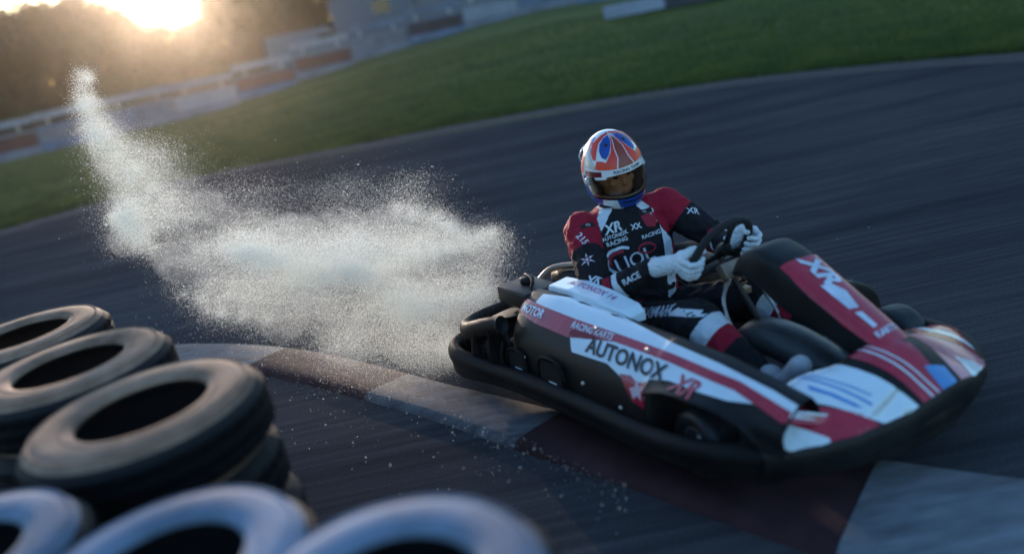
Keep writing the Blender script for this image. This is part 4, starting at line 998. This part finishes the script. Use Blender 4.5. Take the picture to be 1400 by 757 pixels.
for i, (a, r, h, wd) in enumerate(TR):
    lab = ('brown' if i % 2 == 0 else 'olive')+f' leafed tree, {i+1} from the left in the row behind the barrier'
    tree(a, r, h, wd, i, lab)
for i, (a, r, h, wd) in enumerate(sorted(SH)):
    T = thing('bush', f'low dark bush {i+1} from the left before the trees, '+('left of the sun' if a < -19.5 else 'under the low sun' if a < -15 else 'right of the sun'), 'bush', Matrix.Translation(pol(a, r, terr(a, r)-.5)), 'bushes in front of the tree row')
    me, cl = CROWNS[i % 4]; me = me.copy(); me.materials.clear(); me.materials.append(LEAF[i % 2]); c_ = bpy.data.objects.new('foliage', me); link(c_, T); c_.scale = (wd, wd, h)
    bm = bmesh.new(); tube(bm, [(0,0,0),(0,0,h*.6)], [.1,.04], 6); obj('stem', bm, BARK, T)
# grass blades
n = 150000
A = rng.uniform(-50, 42, n*2); er = np.interp(A, [a for a, b in EP], [b for a, b in EP]); u_ = rng.uniform(0, 1, n*2)**1.6; rr_ = er+.35+u_*16
keep = rng.uniform(0, 1, n*2) < .75; A, rr_ = A[keep][:n], rr_[keep][:n]
Z = np.array([terr(a, r) for a, r in zip(A, rr_)]); C = np.stack([rr_*np.sin(np.radians(A)), rr_*np.cos(np.radians(A)), Z], 1)
cl_ = rng.normal(size=(len(A), 3))*.05; 
U = unit(len(A)); U[:,2] = 0; U *= rng.uniform(.006, .014, (len(A),1)); Vv = np.stack([rng.normal(0,.03,len(A)), rng.normal(0,.03,len(A)), rng.uniform(.05,.13,len(A))], 1)
me = tris_mesh('grass_blades', C, U, Vv); me.materials.append(leafmat('grass_blade', (.038,.074,.008), (.105,.13,.018)))
o = bpy.data.objects.new('grass_blades', me); link(o, None, 'stuff'); tag(o, 'short mown green grass covering the slope beyond the track', 'grass')

# ------------------------------------------------------------------ dust thrown up behind the kart
def unproj(px, py, dist):
    d = fwd + rt*((px-700)/1080) + up*((378.5-py)/1080); h = math.hypot(d.x, d.y); return Vector((0,0,1.74)) + d*(dist/h)
# clouds: (x, y in the 1400 px frame, radius px, weight, horizontal distance) -> turned into 3D puffs with equal depth and width
PUFF = [(120,108,8,1.6,5.0),(120,140,14,1.4,5.0),(138,172,24,1.2,4.95),(158,212,36,1.1,4.9),(200,232,40,.9,4.9),(188,262,42,1.1,4.8),(232,262,48,1.0,4.8),(215,310,42,.9,4.7),(268,300,58,1.0,4.75),(248,350,46,1.1,4.6),
 (305,358,58,1.0,4.6),(335,322,55,.9,4.65),(292,398,42,1.0,4.5),(345,402,58,1.0,4.45),(400,345,66,.9,4.5),(392,432,50,1.0,4.35),(445,412,68,.9,4.35),(465,335,68,.7,4.5),(500,375,72,1.0,4.3),(478,455,58,.9,4.15),(540,335,72,.9,4.35),
 (552,402,70,.9,4.2),(560,462,52,.9,4.1),(602,335,58,.9,4.3),(612,392,62,.9,4.15),(602,450,55,.9,4.05),(652,342,44,.8,4.25),(645,400,45,.9,4.1),(628,480,34,1.0,3.95),(590,492,44,.7,4.0),(560,290,45,.35,4.5),(425,290,55,.25,4.8),(365,270,34,.3,4.9),(480,262,45,.1,4.9),(320,245,28,.2,5.0),(685,325,22,.3,4.2),(170,330,26,.5,4.6),(520,500,40,.35,3.9)]
def strand(pts, w_, r0, d0, d1):
    tot = len(pts)-1
    for i in range(tot):
        for j in range(3):
            f_ = j/3; q = (i+f_)/tot; PUFF.append((pts[i][0]*(1-f_)+pts[i+1][0]*f_, pts[i][1]*(1-f_)+pts[i+1][1]*f_, r0*(.7+.6*math.sin(3.1*q+.3)**2), w_, d0+(d1-d0)*q))
strand([(114,104),(116,150),(148,215),(178,268),(172,300),(228,368),(300,418),(398,450)], .95, 16, 5.0, 4.3)
strand([(160,215),(230,275),(312,335),(365,362),(432,372),(500,370),(570,350),(640,335),(690,308)], 1.0, 19, 4.8, 4.15)
strand([(480,372),(556,420),(615,470),(628,505)], .9, 22, 4.3, 3.95)
strand([(545,285),(600,300),(645,335)], .8, 15, 4.5, 4.2)
strand([(160,300),(205,345),(250,400),(330,440)], .8, 14, 4.7, 4.4)
def fbm(P, f, seed):
    r_ = np.random.default_rng(seed); o_ = np.zeros(len(P)); a_ = 1.; tot = 0
    for k in range(5):
        for j in range(4):
            d = r_.normal(size=3); d /= np.linalg.norm(d); o_ += a_*np.sin(P@d*f*r_.uniform(.7,1.4)+r_.uniform(0,6.28)+ 1.5*np.sin(P@r_.normal(size=3)*f*.6)); tot += a_*.7
        f *= 1.9; a_ *= .62
    return o_/tot
def sample_dust(n, spread, pw):
    wts = np.array([p[2]**2*p[3] for p in PUFF]); wts = wts/wts.sum(); out_ = []
    got = 0
    while got < n:
        m_ = n*2; idx = rng.choice(len(PUFF), m_, p=wts)
        c_ = np.array([unproj(p[0], p[1], p[4]) for p in PUFF])[idx]; r0 = np.array([p[2]/1080*p[4] for p in PUFF])[idx]
        P = c_ + rng.normal(size=(m_,3))*r0[:,None]*.52*spread*np.array([1,1.1,1])
        Q = P*np.array([.6, .9, 1.15]); Q[:,0] += .35*P[:,2]
        f = np.clip((fbm(Q, 5.5, 5)*.90+.46), 0, 1)**pw
        ridge = np.clip(1-np.abs(fbm(Q, 3.6, 9))*1.7, 0, 1)
        thin = np.array([.30 if p[2] < 19 else 0 for p in PUFF])[idx]; kp = (rng.uniform(size=m_) < f*.55+.75*ridge**2*f+thin*np.clip(f*3, 0, 1)) & (P[:,2] > .01)
        out_.append(P[kp]); got += kp.sum()
    return np.concatenate(out_)[:n]
def tetra_mesh(name, C, s):
    n = len(C); T4 = np.array([[1,1,1],[1,-1,-1],[-1,1,-1],[-1,-1,1]], np.float32)
    Q = rng.normal(size=(n,3,3)).astype(np.float32); Q /= np.linalg.norm(Q, axis=2, keepdims=True)
    co = C[:,None,:] + np.einsum('kj,nji->nki', T4, Q)*s[:,None,None]*.6
    F = np.array([[0,1,2],[0,2,3],[0,3,1],[1,3,2]]); idx = (np.arange(n)[:,None,None]*4+F[None]).ravel().astype(np.int32)
    me = bpy.data.meshes.new(name); me.vertices.add(n*4); me.vertices.foreach_set('co', co.astype(np.float32).ravel()); me.loops.add(n*12); me.loops.foreach_set('vertex_index', idx)
    me.polygons.add(n*4); me.polygons.foreach_set('loop_start', np.arange(0, n*12, 3, dtype=np.int32)); me.update(calc_edges=True); return me
m, t, b = _nt('pale_dust'); DUST = m; b.inputs['Base Color'].default_value = (.84,.87,.83,1); b.inputs['Roughness'].default_value = .9
tl = N(t, 'ShaderNodeBsdfTranslucent'); tl.inputs[0].default_value = (.86,.89,.85,1); mx = N(t, 'ShaderNodeMixShader'); mx.inputs[0].default_value = .62
t.links.new(b.outputs[0], mx.inputs[1]); t.links.new(tl.outputs[0], mx.inputs[2]); t.links.new(mx.outputs[0], [q for q in t.nodes if q.type == 'OUTPUT_MATERIAL'][0].inputs[0])
C = sample_dust(1350000, 1.0, 1.9); s_ = rng.lognormal(math.log(.00108), .35, (len(C), 1))
me = tris_mesh('dust_grains', C, unit(len(C))*s_, unit(len(C))*s_*1.6); me.materials.append(DUST); o = bpy.data.objects.new('dust_grains', me); link(o, None, 'stuff'); tag(o, 'dense spray of pale dust grains flung up behind the kart', 'dust')
C = sample_dust(1300, 1.25, 1.0)
n = 700; px = rng.uniform(180, 860, n); py = 430+ (px-180)*.12 + np.abs(rng.normal(0, 75, n)); py = np.where(px > 600, np.maximum(py, 545+(px-600)*.45+np.abs(rng.normal(0, 30, n))), py); C2 = []
for a, b2 in zip(px, py):
    d = fwd + rt*((a-700)/1080) + up*((378.5-b2)/1080); tg = (rng.uniform(.02,.30)-1.74)/d.z; C2.append(Vector((0,0,1.74))+d*tg)
n = 40; C3 = [unproj(rng.uniform(1040, 1200), rng.uniform(290, 400), rng.uniform(3.3, 4.5)) for k in range(16)] + [unproj(rng.normal(140, 22), rng.uniform(200, 330), 4.8) for k in range(40)]
C = np.concatenate([C, np.array(C2), np.array(C3)]); C = C[C[:,2] > .008]
s_ = rng.lognormal(math.log(.0024), .5, len(C)); me = tetra_mesh('stone_chips', C, np.minimum(s_, .007)); me.materials.append(DUST); o = bpy.data.objects.new('stone_chips', me); link(o, None, 'stuff'); tag(o, 'scattered pale stone chips flying over the track around the dust', 'gravel')
# the soft body of the cloud: one closed hull with a heterogeneous volume
bm = bmesh.new()
for x, y, r0, w_, d_ in PUFF:
    if w_ < .5 or r0 < 24: continue
    c_ = unproj(x, y, d_); rr_ = r0/1080*d_*.85; c_.z = max(c_.z, rr_*.55); ellipsoid(bm, c_, (rr_, rr_, rr_))
me = remesh(bm, .035, 3)
m = bpy.data.materials.new('dust_mist'); m.use_nodes = True; t = m.node_tree; t.nodes.clear(); oo = N(t, 'ShaderNodeOutputMaterial'); pv = N(t, 'ShaderNodeVolumePrincipled')
pv.inputs['Color'].default_value = (.95,.965,.95,1); pv.inputs['Anisotropy'].default_value = .1
tc = N(t, 'ShaderNodeTexCoord'); nz = N(t, 'ShaderNodeTexNoise'); nz.inputs['Scale'].default_value = 5.5; nz.inputs['Detail'].default_value = 5; nz.inputs['Roughness'].default_value = .62; nz.inputs['Distortion'].default_value = .6
t.links.new(tc.outputs['Object'], nz.inputs[0]); mr = N(t, 'ShaderNodeMapRange'); mr.inputs[1].default_value = .40; mr.inputs[2].default_value = .85; mr.inputs[3].default_value = 0; mr.inputs[4].default_value = 2.2
t.links.new(nz.outputs[0], mr.inputs[0]); t.links.new(mr.outputs[0], pv.inputs['Density']); t.links.new(pv.outputs[0], oo.inputs['Volume'])
MIST = m; o = obj('dust_cloud', me, MIST, None, kind='stuff'); tag(o, 'soft pale dust cloud trailing behind the kart and rising at left', 'dust')

# ------------------------------------------------------------------ haze: a closed box of even air around the place
bm = bmesh.new(); box(bm, (0, 30, 5.6), (190, 130, 13.6))
m = bpy.data.materials.new('haze'); m.use_nodes = True; t = m.node_tree; t.nodes.clear(); oo = N(t, 'ShaderNodeOutputMaterial'); pv = N(t, 'ShaderNodeVolumePrincipled')
pv.inputs['Color'].default_value = (.95,.83,.70,1); pv.inputs['Anisotropy'].default_value = .88; pv.inputs['Density'].default_value = .00042; t.links.new(pv.outputs[0], oo.inputs['Volume'])
obj('haze', bm, m, None, smooth=False, kind='stuff')
